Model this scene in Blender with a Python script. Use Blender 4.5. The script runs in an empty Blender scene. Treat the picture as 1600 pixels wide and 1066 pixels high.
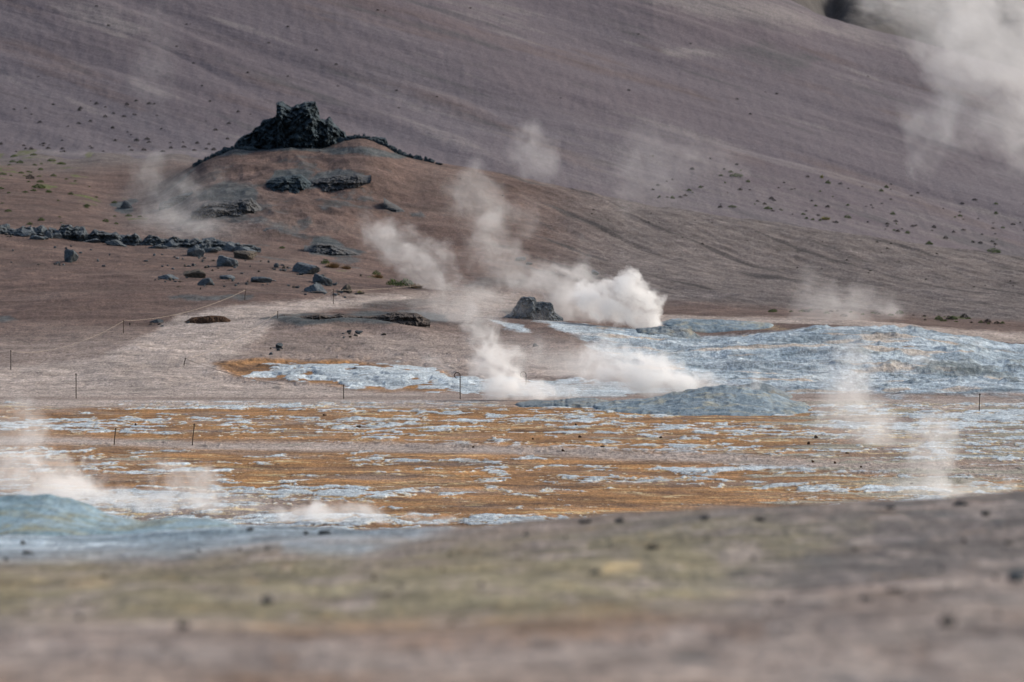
import bpy, bmesh, math, random
import numpy as np
from mathutils import Vector, Matrix

S = bpy.context.scene
C = S.collection
rng = random.Random(7)

# ------------------------------------------------------------------ camera
CH = 10.0                      # camera height above the geothermal flat (m)
HFOV = math.radians(12.0)
F = 800 / math.tan(HFOV / 2)   # focal length in photo pixels (1600 wide)
YH = 234                       # photo row of the eye level
PITCH = math.atan((533 - YH) / F)
cp, sp = math.cos(PITCH), math.sin(PITCH)
cam = bpy.data.cameras.new('camera'); co = bpy.data.objects.new('camera', cam); C.objects.link(co)
co.location = (0, 0, CH); co.rotation_euler = (math.pi / 2 - PITCH, 0, 0)
cam.sensor_width = 36; cam.lens = 18 / math.tan(HFOV / 2)
cam.clip_start = 0.5; cam.clip_end = 6000
cam.dof.use_dof = True; cam.dof.focus_distance = 172; cam.dof.aperture_fstop = 1.9
S.camera = co

# ------------------------------------------------------------------ light
SUN_EL, SUN_AZ = math.radians(34), math.radians(62)    # azimuth: clockwise from +Y (view direction)
w = bpy.data.worlds.new('World'); S.world = w; w.use_nodes = True
nt = w.node_tree; bg = nt.nodes['Background']
sky = nt.nodes.new('ShaderNodeTexSky'); sky.sky_type = 'NISHITA'; sky.sun_disc = False
sky.sun_elevation = SUN_EL; sky.sun_rotation = SUN_AZ
sky.air_density = 1.0; sky.dust_density = 4.0; sky.ozone_density = 1.0
nt.links.new(sky.outputs[0], bg.inputs[0]); bg.inputs[1].default_value = 0.10
sl = bpy.data.lights.new('sun', 'SUN'); so = bpy.data.objects.new('sun', sl); C.objects.link(so)
sl.energy = 1.6; sl.angle = math.radians(12); sl.color = (1.0, 0.95, 0.89)
sd = Vector((math.sin(SUN_AZ) * math.cos(SUN_EL), math.cos(SUN_AZ) * math.cos(SUN_EL), math.sin(SUN_EL)))
so.rotation_euler = sd.to_track_quat('Z', 'Y').to_euler(); so.location = (60, 40, 60)
S.view_settings.view_transform = 'Standard'; S.view_settings.look = 'None'
S.view_settings.gamma = 1; S.view_settings.use_curve_mapping = False
S.view_settings.exposure = 0.86
S.cycles.use_denoising = True; S.cycles.denoiser = 'OPENIMAGEDENOISE'
S.cycles.denoising_input_passes = 'RGB_ALBEDO_NORMAL'; S.cycles.denoising_prefilter = 'ACCURATE'
S.cycles.use_adaptive_sampling = False
S.cycles.max_bounces = 8; S.cycles.diffuse_bounces = 2; S.cycles.glossy_bounces = 1
S.cycles.volume_bounces = 7; S.cycles.transparent_max_bounces = 24
S.cycles.volume_step_rate = 1.0; S.cycles.volume_max_steps = 256

# ------------------------------------------------------------------ helpers
def ray(px, py):
    dx = px - 800.0; dy = 533.0 - py
    return dx, F * cp + dy * sp, -F * sp + dy * cp
def at(px, py, Y):
    dx, dY, dz = ray(px, py)
    return Vector((dx / dY * Y, Y, CH + dz / dY * Y))
def project(x, y, z):
    zz = z - CH
    dep = y * cp - zz * sp
    up = y * sp + zz * cp
    return 800 + F * x / dep, 533 - F * up / dep

def perlin(x, y, seed=0):
    xi = np.floor(x).astype(np.int64); yi = np.floor(y).astype(np.int64)
    xf = x - xi; yf = y - yi
    def g(ix, iy, fx, fy):
        h = (ix * 374761393 + iy * 668265263 + seed * 2147483647 + 12345) & 0xffffffff
        h = ((h ^ (h >> 13)) * 1274126177) & 0xffffffff
        h = h ^ (h >> 16)
        a = (h & 0xffff) * (2 * math.pi / 65536)
        return np.cos(a) * fx + np.sin(a) * fy
    u = xf * xf * xf * (xf * (xf * 6 - 15) + 10); v = yf * yf * yf * (yf * (yf * 6 - 15) + 10)
    a = g(xi, yi, xf, yf); b = g(xi + 1, yi, xf - 1, yf)
    c = g(xi, yi + 1, xf, yf - 1); d = g(xi + 1, yi + 1, xf - 1, yf - 1)
    return ((a + (b - a) * u) + ((c + (d - c) * u) - (a + (b - a) * u)) * v) * 1.4
def fbm(x, y, oct=4, seed=0, gain=0.5):
    r = 0; a = 1.0; t = 0
    for o in range(oct):
        r = r + a * perlin(x * 2 ** o + 17.3 * o, y * 2 ** o - 9.1 * o, seed + o); t += a; a *= gain
    return r / t * 1.3
def ridged(x, y, oct=4, seed=0):
    r = 0; a = 1.0; t = 0
    for o in range(oct):
        r = r + a * (1 - np.abs(perlin(x * 2 ** o, y * 2 ** o, seed + o)) * 1.6); t += a; a *= 0.5
    return r / t
def sst(a, b, x):
    t = np.clip((x - a) / (b - a), 0, 1); return t * t * (3 - 2 * t)

def pchip_tan(X, V):
    """monotone tangents of V (n, ...) over abscissae X (n)."""
    h = np.diff(X); sh = (len(h),) + (1,) * (V.ndim - 1)
    h = h.reshape(sh); d = np.diff(V, axis=0) / h
    m = np.zeros_like(V)
    p = d[:-1] * d[1:]
    w1 = 2 * h[1:] + h[:-1]; w2 = h[1:] + 2 * h[:-1]
    with np.errstate(divide='ignore', invalid='ignore'):
        hm = (w1 + w2) / (w1 / d[:-1] + w2 / d[1:])
    m[1:-1] = np.where(p > 0, np.nan_to_num(hm), 0)
    m[0] = d[0]; m[-1] = d[-1]
    return m
def pchip1(X, V, q):
    X = np.asarray(X, float); V = np.asarray(V, float); m = pchip_tan(X, V)
    q = np.clip(q, X[0], X[-1]); k = np.clip(np.searchsorted(X, q) - 1, 0, len(X) - 2)
    h = X[k + 1] - X[k]; t = (q - X[k]) / h
    return ((2*t**3-3*t**2+1)*V[k] + (t**3-2*t**2+t)*h*m[k] + (-2*t**3+3*t**2)*V[k+1] + (t**3-t**2)*h*m[k+1])

PXG = np.arange(-700, 2301, 2.0)
def zline(Y, pts=None, z=None):
    """a terrain line at distance Y: photo rows at photo columns, or a constant level."""
    if z is not None:
        return (Y, np.full(len(PXG), float(z)))
    ks = sorted(pts); py = pchip1(ks, [pts[k] for k in ks], PXG)
    dy = 533.0 - py
    return (Y, CH + (-F * sp + dy * cp) / (F * cp + dy * sp) * Y)
class Loft:
    def __init__(s, lines):
        lines = sorted(lines, key=lambda l: l[0])
        s.Y = np.array([l[0] for l in lines], float); s.Z = np.array([l[1] for l in lines]); s.M = pchip_tan(s.Y, s.Z)
    def __call__(s, x, Y):
        px = 800 + x / np.maximum(Y, 1) * F
        fi = np.clip((px - PXG[0]) / 2.0, 0, len(PXG) - 1.001); i = fi.astype(int); a = fi - i
        Yc = np.clip(Y, s.Y[0], s.Y[-1]); k = np.clip(np.searchsorted(s.Y, Yc) - 1, 0, len(s.Y) - 2)
        g = lambda A, kk: A[kk, i] * (1 - a) + A[kk, i + 1] * a
        h = s.Y[k + 1] - s.Y[k]; t = (Yc - s.Y[k]) / h
        return ((2*t**3-3*t**2+1)*g(s.Z, k) + (t**3-2*t**2+t)*h*g(s.M, k) + (-2*t**3+3*t**2)*g(s.Z, k+1) + (t**3-t**2)*h*g(s.M, k+1))

# ------------------------------------------------------------------ terrain shapes
def Z(Y, z): return zline(Y, z=z)
def L(Y, **k): return zline(Y, {int(a[1:].replace('m', '-')): v for a, v in k.items()})
def D(Y, d): return zline(Y, d)
ground_base = Loft([
    Z(2, 8.40), Z(10, 8.2),
    D(22, {-700: 1072, 0: 1070, 800: 1066, 1600: 1060, 2300: 1050}),
    D(36, {-700: 930, 0: 922, 400: 915, 800: 905, 1200: 893, 1600: 872, 2300: 850}),
    D(56, {-700: 870, 0: 864, 200: 856, 400: 842, 600: 833, 800: 822, 1000: 806, 1200: 797, 1400: 783, 1600: 767, 2300: 720}),
    D(80, {-700: 838, 0: 836, 200: 832, 400: 828, 600: 836, 800: 862, 1000: 880, 1200: 880, 1600: 870, 2300: 850}),
    Z(126, 0.0), Z(150, 0.0), Z(194, 0.0),
    D(215, {-700: 576, 0: 572, 200: 567, 400: 570, 600: 576, 800: 581, 1000: 584, 1200: 588, 1400: 592, 1600: 597, 2300: 612}),
    D(238, {-700: 508, 0: 505, 200: 502, 400: 497, 550: 499, 700: 507, 850: 508, 950: 516, 1050: 520, 1200: 517, 1300: 515, 1400: 518, 1500: 530, 1600: 546, 1750: 566, 2300: 600}),
    D(252, {-700: 470, 0: 466, 200: 458, 400: 462, 600: 474, 800: 487, 1000: 502, 1200: 505, 1400: 512, 1600: 535, 1750: 550, 2300: 585}),
    D(266, {-700: 435, 0: 430, 200: 430, 400: 432, 600: 456, 800: 472, 1000: 486, 1200: 492, 1400: 502, 1600: 514, 2300: 550}),
    D(288, {-700: 365, 0: 368, 200: 384, 400: 398, 600: 418, 800: 432, 1000: 452, 1200: 464, 1400: 478, 1600: 492, 2300: 530}),
    D(310, {-700: 318, 0: 326, 120: 332, 200: 344, 260: 345, 330: 325, 400: 318, 500: 322, 600: 340, 800: 362, 1000: 396, 1200: 425, 1400: 440, 1600: 457, 2300: 500}),
    D(335, {-700: 278, 0: 288, 120: 300, 190: 312, 240: 300, 290: 266, 330: 245, 370: 234, 460: 229, 505: 229, 540: 216, 565: 211, 598: 222, 625: 239, 700: 257, 800: 275, 900: 296, 1000: 318, 1200: 347, 1400: 376, 1600: 405, 2300: 480}),
    D(360, {-700: 250, 0: 262, 120: 265, 200: 268, 260: 262, 330: 258, 460: 256, 610: 262, 700: 282, 1000: 348, 1200: 378, 1400: 408, 1600: 440, 2300: 520}),
    D(400, {-700: 240, 0: 247, 50: 240, 110: 246, 160: 239, 220: 245, 270: 240, 330: 250, 460: 262, 700: 300, 1000: 370, 1200: 400, 1400: 430, 1600: 465, 2300: 550}),
    D(440, {-700: 260, 0: 262, 330: 270, 700: 320, 1000: 400, 1600: 500, 2300: 600}),
])
hill_base = Loft([
    D(345, {-700: 330, 0: 325, 460: 340, 700: 370, 1000: 440, 1600: 540, 2300: 600}),
    D(378, {-700: 268, 0: 262, 250: 258, 460: 262, 700: 290, 1000: 356, 1300: 400, 1600: 445, 2300: 520}),
    D(398, {-700: 236, 0: 240, 250: 240, 460: 244, 700: 262, 1000: 322, 1300: 362, 1600: 408, 2300: 490}),
    D(430, {-700: 110, 0: 130, 250: 140, 460: 150, 700: 172, 1000: 215, 1300: 270, 1600: 318, 2300: 430}),
    D(470, {-700: -90, 0: -60, 250: -40, 460: -20, 700: 20, 1000: 90, 1300: 150, 1600: 214, 2300: 370}),
    D(520, {-700: -480, 0: -330, 400: -210, 800: -90, 1000: -75, 1130: -40, 1236: 0, 1295: 28, 1363: 50, 1430: 66, 1500: 84, 1600: 110, 2300: 330}),
    D(545, {-700: -620, 0: -440, 400: -300, 800: -160, 1000: -70, 1130: 20, 1210: 60, 1310: 120, 1400: 160, 1500: 190, 1600: 220, 2300: 400}),
    D(640, {-700: -900, 0: -800, 400: -600, 800: -300, 1000: -100, 1130: 120, 1210: 190, 1310: 220, 1600: 300, 2300: 420}),
])
far_base = Loft([
    D(575, {-700: 300, 0: 250, 1000: 200, 1240: 140, 1300: 120, 1340: 130, 1600: 200, 2300: 320}),
    D(610, {-700: 200, 0: 100, 1000: 30, 1150: 0, 1240: 20, 1300: 75, 1330: 55, 1400: 70, 1600: 120, 2300: 260}),
    D(660, {-700: -200, 0: -200, 1000: -150, 1200: -90, 1255: -70, 1296: 14, 1330: -20, 1400: -20, 1600: 20, 2300: 120}),
    D(730, {-700: -500, 0: -500, 1000: -350, 1250: -240, 1300: -180, 1350: -220, 1600: -170, 2300: -60}),
    D(900, {-700: -800, 0: -800, 1300: -500, 1600: -450, 2300: -300}),
])

def patches(x, Y):
    """raised pale sinter crusts on the flat: 0..1"""
    wx = x + 0.5 * fbm(x / 1.3, Y / 2.0, 3, 51); wy = Y + 1.2 * fbm(x / 1.3, Y / 2.0, 3, 52)
    n = 0.8 * fbm(wx / 1.05, wy / 1.35, 5, 11, 0.62) + 0.45 * fbm(wx / 7, wy / 3.5, 2, 12) + 0.5 * fbm(wx / 3.4, wy / 0.9, 4, 13, 0.6)
    n = n + 0.30 * fbm(x / 13, Y / 9, 2, 19)
    px = 800 + x / Y * F
    bias = -0.08 + 0.14 * sst(1150, 1500, px) - 0.06 * sst(180, 150, Y) + 0.20 * sst(760, 350, px) * sst(150, 139, Y)
    return sst(-0.06, 0.30, n + bias)
def zone_plain(x, Y): return sst(120, 128, Y) * sst(196.5, 190, Y)
SIL = [(845, 500), (905, 508), (960, 516), (1040, 508), (1200, 507), (1262, 512), (1400, 515), (1500, 526), (1600, 540), (1750, 556), (2300, 590), (2300, 624), (1600, 624),
       (1240, 624), (1120, 606), (1010, 585), (960, 560), (900, 532)]
def zone_sil(x, Y):
    px = 800 + x / Y * F
    lo = np.interp(px, [820, 900, 1000, 1250, 1700], [243, 226, 208, 197, 196])
    j = fbm(x / 2.5, Y / 5, 4, 111, 0.6)
    lo = lo + 7 * j + 3 * fbm(x / 0.9, Y / 2, 3, 112)
    return sst(-3, 9, Y - lo) * sst(246, 240, Y) * sst(820, 990, px + 90 * j)
def clumps(x, Y):
    px = 800 + x / Y * F
    a = sst(0.05, 0.45, fbm(x / 3.0 + 3.3, Y / 4.0, 5, 181, 0.6) + 0.6 * np.exp(-((px - 1510) / 130) ** 2 - ((Y - 221) / 7) ** 2) - 0.16)
    return a * (0.5 + ridged(x / 0.9, Y / 1.2, 4, 182) * 0.7)
def gauss(px, Y, cx, cy, sx, sy): return np.exp(-((px - cx) / sx) ** 2 - ((Y - cy) / sy) ** 2)
def ground_h(x, Y):
    px = 800 + x / np.maximum(Y, 1) * F
    z = ground_base(x, Y)
    zp = zone_plain(x, Y); zs = zone_sil(x, Y)
    near = sst(122, 105, Y); mid = sst(196, 204, Y)
    z = z + near * (0.07 * fbm(x / 1.6, Y / 1.6, 5, 1) + 0.10 * fbm(x / 5, Y / 7, 2, 3)) * sst(3, 30, Y)
    pt = patches(x, Y)
    z = z + zp * (0.06 * pt * (0.8 + 0.5 * fbm(x / 0.8, Y / 0.9, 3, 5)) + 0.025 * fbm(x / 0.6, Y / 0.6, 3, 4) + 0.05 * fbm(x / 3, Y / 4, 2, 6))
    z = z + zs * (0.20 * (ridged(x / 4.2, Y / 3.4, 4, 8) - 0.62) + 0.30 * fbm(x / 6, Y / 5, 2, 7) + 0.11 * fbm(x / 1.0, Y / 0.8, 5, 9, 0.6) + 0.17 * clumps(x, Y))
    z = z + mid * (1 - zs) * (0.10 * fbm(x / 1.8, Y / 2.4, 5, 14) + 0.16 * fbm(x / 7, Y / 9, 3, 15))
    # left sinter patch: low crust
    cr = sst(0.0, 0.2, fbm(x / 1.5, Y / 2.2, 4, 31) + 0.9 * gauss(px, Y, 590, 213, 210, 7) - 0.35)
    z = z + 0.13 * cr * gauss(px, Y, 590, 213, 300, 14)
    # knoll: eroded rocky ribs below the crag
    rib = sst(292, 305, Y) * sst(336, 328, Y) * np.exp(-((px - 440) / 190) ** 2)
    z = z + rib * 0.5 * (ridged(x / 4.0 + 0.25 * Y / 6, Y / 6, 4, 21) - 0.62)
    # rill lines running down the right slope of the knoll
    rr = sst(268, 280, Y) * sst(640, 900, px)
    z = z + rr * 0.22 * (ridged(x / 11.0, (Y - 300 + 1.5 * x) / 4.5, 4, 22) - 0.62)
    # small benches where rock breaks the path slope (upper edge of path, 400-660)
    be = np.exp(-((Y - (234 + 3 * perlin(x / 3, x / 5, 77))) / 2.2) ** 2) * sst(395, 440, px) * sst(720, 640, px)
    z = z + 0.25 * be
    # rim and crater behind the main vent
    z = z - 0.45 * gauss(px, Y, 1120, 241, 110, 5.0)
    return z
def hill_h(x, Y):
    z = hill_base(x, Y)
    a = math.radians(19)
    u = x * math.cos(a) - z * math.sin(a); v = x * math.sin(a) + z * math.cos(a)
    z = z + 0.24 * fbm(u / 60, v / 9, 3, 46) - 0.26 * sst(0.62, 0.9, ridged(u / 55, v / 7, 2, 45)) + 0.11 * fbm(u / 16, v / 1.6, 4, 41) + 0.5 * fbm(u / 45, v / 6, 3, 42) + 0.05 * fbm(x / 1.0, v / 1.0, 3, 44)
    return z
def far_h(x, Y):
    return far_base(x, Y) + 1.6 * (ridged(x / 9, Y / 22, 4, 61) - 0.6) + 0.3 * fbm(x / 2, Y / 2, 3, 62)

def hits(pts, surf='ground'):
    """where the sight lines of photo points meet the terrain"""
    fn = {'ground': ground_h, 'hill': hill_h}[surf]
    P = np.array(pts, float); dx, dY, dz = ray(P[:, 0], P[:, 1])
    Ys = np.arange(20, 440, 0.5) if surf == 'ground' else np.arange(370, 560, 0.5)
    X = (dx / dY)[:, None] * Ys[None]; Zr = CH + (dz / dY)[:, None] * Ys[None]
    H = fn(X, np.broadcast_to(Ys[None], X.shape).copy())
    below = Zr < H
    k = np.where(below.any(1), below.argmax(1), len(Ys) - 1)
    out = []
    for i in range(len(P)):
        j = max(k[i], 1); d0 = Zr[i, j-1] - H[i, j-1]; d1 = Zr[i, j] - H[i, j]
        t = 0.5 if d0 == d1 else min(max(d0 / (d0 - d1), 0), 1)
        Yv = Ys[j-1] + t * 0.5
        out.append(Vector((dx[i] / dY[i] * Yv, Yv, H[i, j-1] * (1 - t) + H[i, j] * t)))
    return out

# ------------------------------------------------------------------ node helpers
class N:
    def __init__(s, tree): s.t = tree
    def new(s, typ, **k):
        n = s.t.nodes.new(typ)
        for a, v in k.items(): setattr(n, a, v)
        return n
    def put(s, sock, v):
        if hasattr(v, 'is_output'): s.t.links.new(v, sock)
        elif isinstance(v, (tuple, list)) and len(v) == 3 and sock.type == 'RGBA': sock.default_value = (*v, 1)
        else: sock.default_value = v
    def m(s, op, a, b=0.0, c=None, clamp=False):
        n = s.new('ShaderNodeMath', operation=op, use_clamp=clamp); s.put(n.inputs[0], a); s.put(n.inputs[1], b)
        if c is not None: s.put(n.inputs[2], c)
        return n.outputs[0]
    def v(s, op, a, b=(0, 0, 0), out=0):
        n = s.new('ShaderNodeVectorMath', operation=op); s.put(n.inputs[0], a)
        if op == 'SCALE': s.put(n.inputs['Scale'], b)
        else: s.put(n.inputs[1], b)
        return n.outputs['Value'] if op in ('DOT_PRODUCT', 'LENGTH') else n.outputs[0]
    def noise(s, vec, scale, detail=4, rough=0.5, dist=0.0, color=False):
        n = s.new('ShaderNodeTexNoise'); s.put(n.inputs['Vector'], vec); n.inputs['Scale'].default_value = scale
        n.inputs['Detail'].default_value = detail; n.inputs['Roughness'].default_value = rough; n.inputs['Distortion'].default_value = dist
        return n.outputs['Color' if color else 'Fac']
    def map(s, x, a, b, c=0.0, d=1.0, smooth=False):
        n = s.new('ShaderNodeMapRange', interpolation_type='SMOOTHSTEP' if smooth else 'LINEAR'); s.put(n.inputs[0], x)
        for i, q in enumerate((a, b, c, d)): s.put(n.inputs[i + 1], q)
        return n.outputs[0]
    def mix(s, f, a, b, blend='MIX'):
        n = s.new('ShaderNodeMix', data_type='RGBA', blend_type=blend); s.put(n.inputs[0], f); s.put(n.inputs[6], a); s.put(n.inputs[7], b)
        return n.outputs[2]
    def attr(s, name): return s.new('ShaderNodeAttribute', attribute_name=name).outputs['Fac']
def material(name):
    m = bpy.data.materials.new(name); m.use_nodes = True
    b = m.node_tree.nodes['Principled BSDF']; b.inputs['Roughness'].default_value = 0.95
    b.inputs['Specular IOR Level'].default_value = 0.15
    return m, N(m.node_tree), b
def bump(n, b, h, strength, dist):
    k = n.new('ShaderNodeBump'); k.inputs['Strength'].default_value = strength; k.inputs['Distance'].default_value = dist
    n.put(k.inputs['Height'], h); n.t.links.new(k.outputs[0], b.inputs['Normal'])

# ------------------------------------------------------------------ object helpers
def link(o, parent=None):
    C.objects.link(o)
    if parent: o.parent = parent
    return o
def tag(o, label=None, cat=None, group=None, kind=None):
    if label and not kind: kind = 'thing'
    for k, v in (('label', label), ('category', cat), ('group', group), ('kind', kind)):
        if v: o[k] = v
    return o
def mesh_from(name, V, Fq, smooth=True):
    me = bpy.data.meshes.new(name)
    V = np.asarray(V, np.float32); Fq = np.asarray(Fq, np.int32); k = Fq.shape[1]
    me.vertices.add(len(V)); me.vertices.foreach_set('co', V.ravel())
    me.loops.add(Fq.size); me.loops.foreach_set('vertex_index', Fq.ravel())
    me.polygons.add(len(Fq)); me.polygons.foreach_set('loop_start', np.arange(0, Fq.size, k, dtype=np.int32))
    me.polygons.foreach_set('use_smooth', np.full(len(Fq), smooth))
    me.update(calc_edges=True); me.validate()
    return me
def grid_faces(nr, nc):
    i = np.arange(nr * nc).reshape(nr, nc)
    return np.stack([i[:-1, :-1], i[:-1, 1:], i[1:, 1:], i[1:, :-1]], -1).reshape(-1, 4)
def set_attr(me, name, a):
    me.attributes.new(name, 'FLOAT', 'POINT').data.foreach_set('value', np.asarray(a, np.float32).ravel())

def poly_sd(px, py, poly):
    """signed distance (inside > 0) to a polygon, evaluated near its box only"""
    P = np.array(poly, float); out = np.full(px.shape, -1e3)
    x0, y0 = P.min(0) - 70; x1, y1 = P.max(0) + 70
    sel = (px > x0) & (px < x1) & (py > y0) & (py < y1)
    if not sel.any(): return out
    x = px[sel]; y = py[sel]; d = np.full(x.shape, 1e9); ins = np.zeros(x.shape, bool)
    for i in range(len(P)):
        ax, ay = P[i]; bx, by = P[(i + 1) % len(P)]
        ex, ey = bx - ax, by - ay
        t = np.clip(((x - ax) * ex + (y - ay) * ey) / max(ex * ex + ey * ey, 1e-9), 0, 1)
        d = np.minimum(d, (x - ax - t * ex) ** 2 + ((y - ay - t * ey)) ** 2)
        c = ((ay > y) != (by > y)) & (x < (bx - ax) * (y - ay) / ((by - ay) if by != ay else 1e-9) + ax)
        ins ^= c
    out[sel] = np.where(ins, 1, -1) * np.sqrt(d)
    return out
def seg(a, b, n): return np.linspace(a, b, n, endpoint=False)

# ------------------------------------------------------------------ ground sheet
sd_ = np.concatenate([seg(-0.30, -0.098, 110), seg(-0.098, 0.098, 1180), np.linspace(0.098, 0.30, 111)])
Yr = np.concatenate([seg(3, 20, 14), seg(20, 60, 130), seg(60, 100, 110), seg(100, 126, 26), seg(126, 150, 130), seg(150, 198, 200),
                     seg(198, 262, 250), seg(262, 345, 240), np.linspace(345, 440, 60)])
SS, YY = np.meshgrid(sd_, Yr); XX = SS * (YY + 60)
ZZ = ground_h(XX, YY)
me = mesh_from('ground', np.stack([XX, YY, ZZ], -1).reshape(-1, 3), grid_faces(*XX.shape))
PX, PY = project(XX, YY, ZZ)
wx = PX + 22 * fbm(XX / 2.5, YY / 6, 4, 71); wy = PY + 7 * fbm(XX / 2.5, YY / 6, 4, 72)
def reg(poly, fe=10): return sst(-fe, fe, poly_sd(wx, wy, poly))
near = sst(122, 112, YY); zp = zone_plain(XX, YY); zs = zone_sil(XX, YY); mid = sst(194, 200, YY); knoll = sst(262, 275, YY)
pt = patches(XX, YY)
white = zp * pt
big_ = fbm(XX / 6, YY / 7, 3, 82) + 0.35 * np.exp(-((PX - 1310) / 130) ** 2) - 0.25 * sst(1380, 1520, PX)
white = np.maximum(white, zs * (0.50 + 0.45 * fbm(XX / 1.2, YY / 1.4, 5, 81, 0.6) + 0.5 * big_))
cr = sst(-0.05, 0.15, fbm(XX / 1.5, YY / 2.2, 4, 31) + 0.9 * reg([(372, 577), (450, 568), (560, 566), (650, 573), (730, 588), (880, 592), (1000, 600), (1060, 612), (960, 624), (840, 628), (740, 614), (600, 607), (480, 594), (390, 586)], 8) - 0.5)
cr = cr * sst(-6, 6, poly_sd(wx, wy, [(355, 575), (450, 562), (560, 560), (650, 568), (730, 582), (880, 586), (1000, 594), (1120, 606), (1080, 628), (980, 632), (840, 632), (740, 620), (600, 613), (480, 600), (370, 590)]))
white = np.maximum(white, cr * mid)
white = np.maximum(white, reg([(770, 500), (800, 505), (838, 521), (815, 523), (780, 512)], 4) * 0.8)
white = np.maximum(white, reg([(840, 502), (900, 506), (960, 522), (1050, 535), (1050, 560), (980, 540), (900, 524)], 5))
white = np.maximum(white, near * reg([(-100, 775), (150, 775), (300, 800), (420, 815), (640, 822), (560, 835), (400, 838), (250, 860), (-300, 885)], 34) * 0.85)
white = np.maximum(white, near * reg([(455, 832), (560, 840), (640, 850), (560, 868), (440, 862), (360, 850)], 20) * 0.6)
white = np.maximum(white, near * reg([(1120, 905), (1220, 900), (1240, 915), (1140, 925)], 10) * 0.35)
white = np.maximum(white, near * reg([(1030, 865), (1090, 868), (1100, 885), (1040, 885)], 10) * 0.3)
yellow = zp * np.maximum(sst(0.10, 0.5, fbm(XX / 3, YY / 1.2, 5, 91, 0.65)) * 0.85, 0.7 * sst(0.15, 0.45, fbm(XX / 6, YY / 0.7, 4, 93, 0.6)))
grey = zp * sst(0.0, 0.4, fbm(XX / 5, YY / 2.5, 4, 94, 0.6) + 0.45 * sst(1000, 1350, PX) - 0.28)
yellow = np.maximum(yellow, zp * sst(0.02, 0.5, pt) * sst(0.98, 0.5, pt))
yellow = np.maximum(yellow, mid * (1 - knoll) * cr * sst(0.95, 0.4, cr))
yellow = np.maximum(yellow, zs * sst(0.15, 0.4, fbm(XX / 3, YY / 5, 3, 92)) * 0.35)
yellow = np.maximum(yellow, reg([(1060, 508), (1200, 505), (1280, 512), (1180, 517), (1080, 520)], 4) * 0.5)
rust = zp * (0.75 + 0.5 * fbm(XX / 5, YY / 3, 3, 95)) * (1 - 0.75 * sst(1180, 1420, PX) * sst(140, 165, YY)) 
rust = rust * (1 - 0.85 * sst(700, 250, PX) * sst(146, 139, YY))
rust = np.maximum(rust, reg([(280, 570), (380, 560), (560, 562), (700, 580), (720, 612), (600, 612), (480, 600), (330, 582)], 7) * 0.8 * mid)
rust = np.maximum(rust, zs * sst(0.25, 0.45, fbm(XX / 2.2, YY / 5, 3, 96)) * 0.55)
path = reg([(-100, 628), (-100, 585), (150, 560), (240, 520), (285, 492), (420, 474), (520, 466), (640, 458), (665, 466), (530, 482), (450, 500), (385, 545), (330, 566), (360, 590), (560, 608), (720, 620), (820, 640), (400, 634)], 12) * mid
path = np.maximum(path, 0.6 * mid * reg([(600, 458), (700, 448), (830, 452), (860, 480), (790, 500), (760, 515), (700, 510), (640, 480)], 18))
path = np.maximum(path, 0.45 * mid * reg([(560, 510), (760, 515), (840, 540), (960, 560), (960, 600), (700, 580), (560, 560)], 20))
path = np.maximum(path, np.exp(-((YY - 191.5 - 0.6 * perlin(XX / 4, YY * 0, 3)) / 3.4) ** 2) * sst(1180, 1260, PX))
path = np.maximum(path, sst(196.5, 193, YY) * sst(186, 191, YY) * sst(900, 700, PX) * 0.9)
path = np.maximum(path, sst(246, 251, YY) * sst(266, 258, YY) * sst(880, 1000, PX) * 0.75)
trk = np.exp(-((YY - np.interp(PX, [-700, 0, 800, 1600, 2300], [165, 167, 162, 150, 140]) - 1.5 * perlin(XX / 6, YY * 0, 4)) / 3.0) ** 2) * zp
path = np.maximum(path, trk * 0.85)
white = white * (1 - 0.9 * trk); yellow = yellow * (1 - 0.8 * trk)
olive = 0.92 * near * sst(24, 30, YY) * (reg([(-300, 880), (300, 872), (640, 862), (900, 838), (1100, 815), (1330, 830), (1200, 900), (1060, 960), (900, 1000), (500, 985), (-300, 960)], 55) * 0.75 + 0.10)
sulph = near * (reg([(-100, 890), (150, 895), (190, 925), (-300, 935)], 24) * 0.5 + reg([(500, 880), (760, 868), (1030, 880), (900, 900), (500, 905), (100, 910)], 20) * 0.45 + reg([(950, 880), (1000, 875), (1010, 895), (930, 900)], 10) * 0.5)
yellow = np.maximum(yellow, sulph)
rust = np.maximum(rust, near * (reg([(800, 960), (1000, 940), (1100, 960), (900, 1005), (500, 1000), (300, 980)], 30) * 0.55 + reg([(-400, 1035), (900, 1050), (1300, 1070), (900, 1100), (-400, 1100)], 26) * 0.5))
path = np.maximum(path, near * np.maximum(reg([(-300, 1000), (600, 1005), (1000, 990), (1400, 960), (1500, 860), (2400, 800), (2400, 1200), (-300, 1200)], 40) * 0.75, 0.15))
red = sst(218, 242, YY) * (0.85 + 0.3 * fbm(XX / 8, YY / 8, 3, 97)) * sst(0.0, 0.3, 1 - path)
rock = np.zeros_like(XX)
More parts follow.
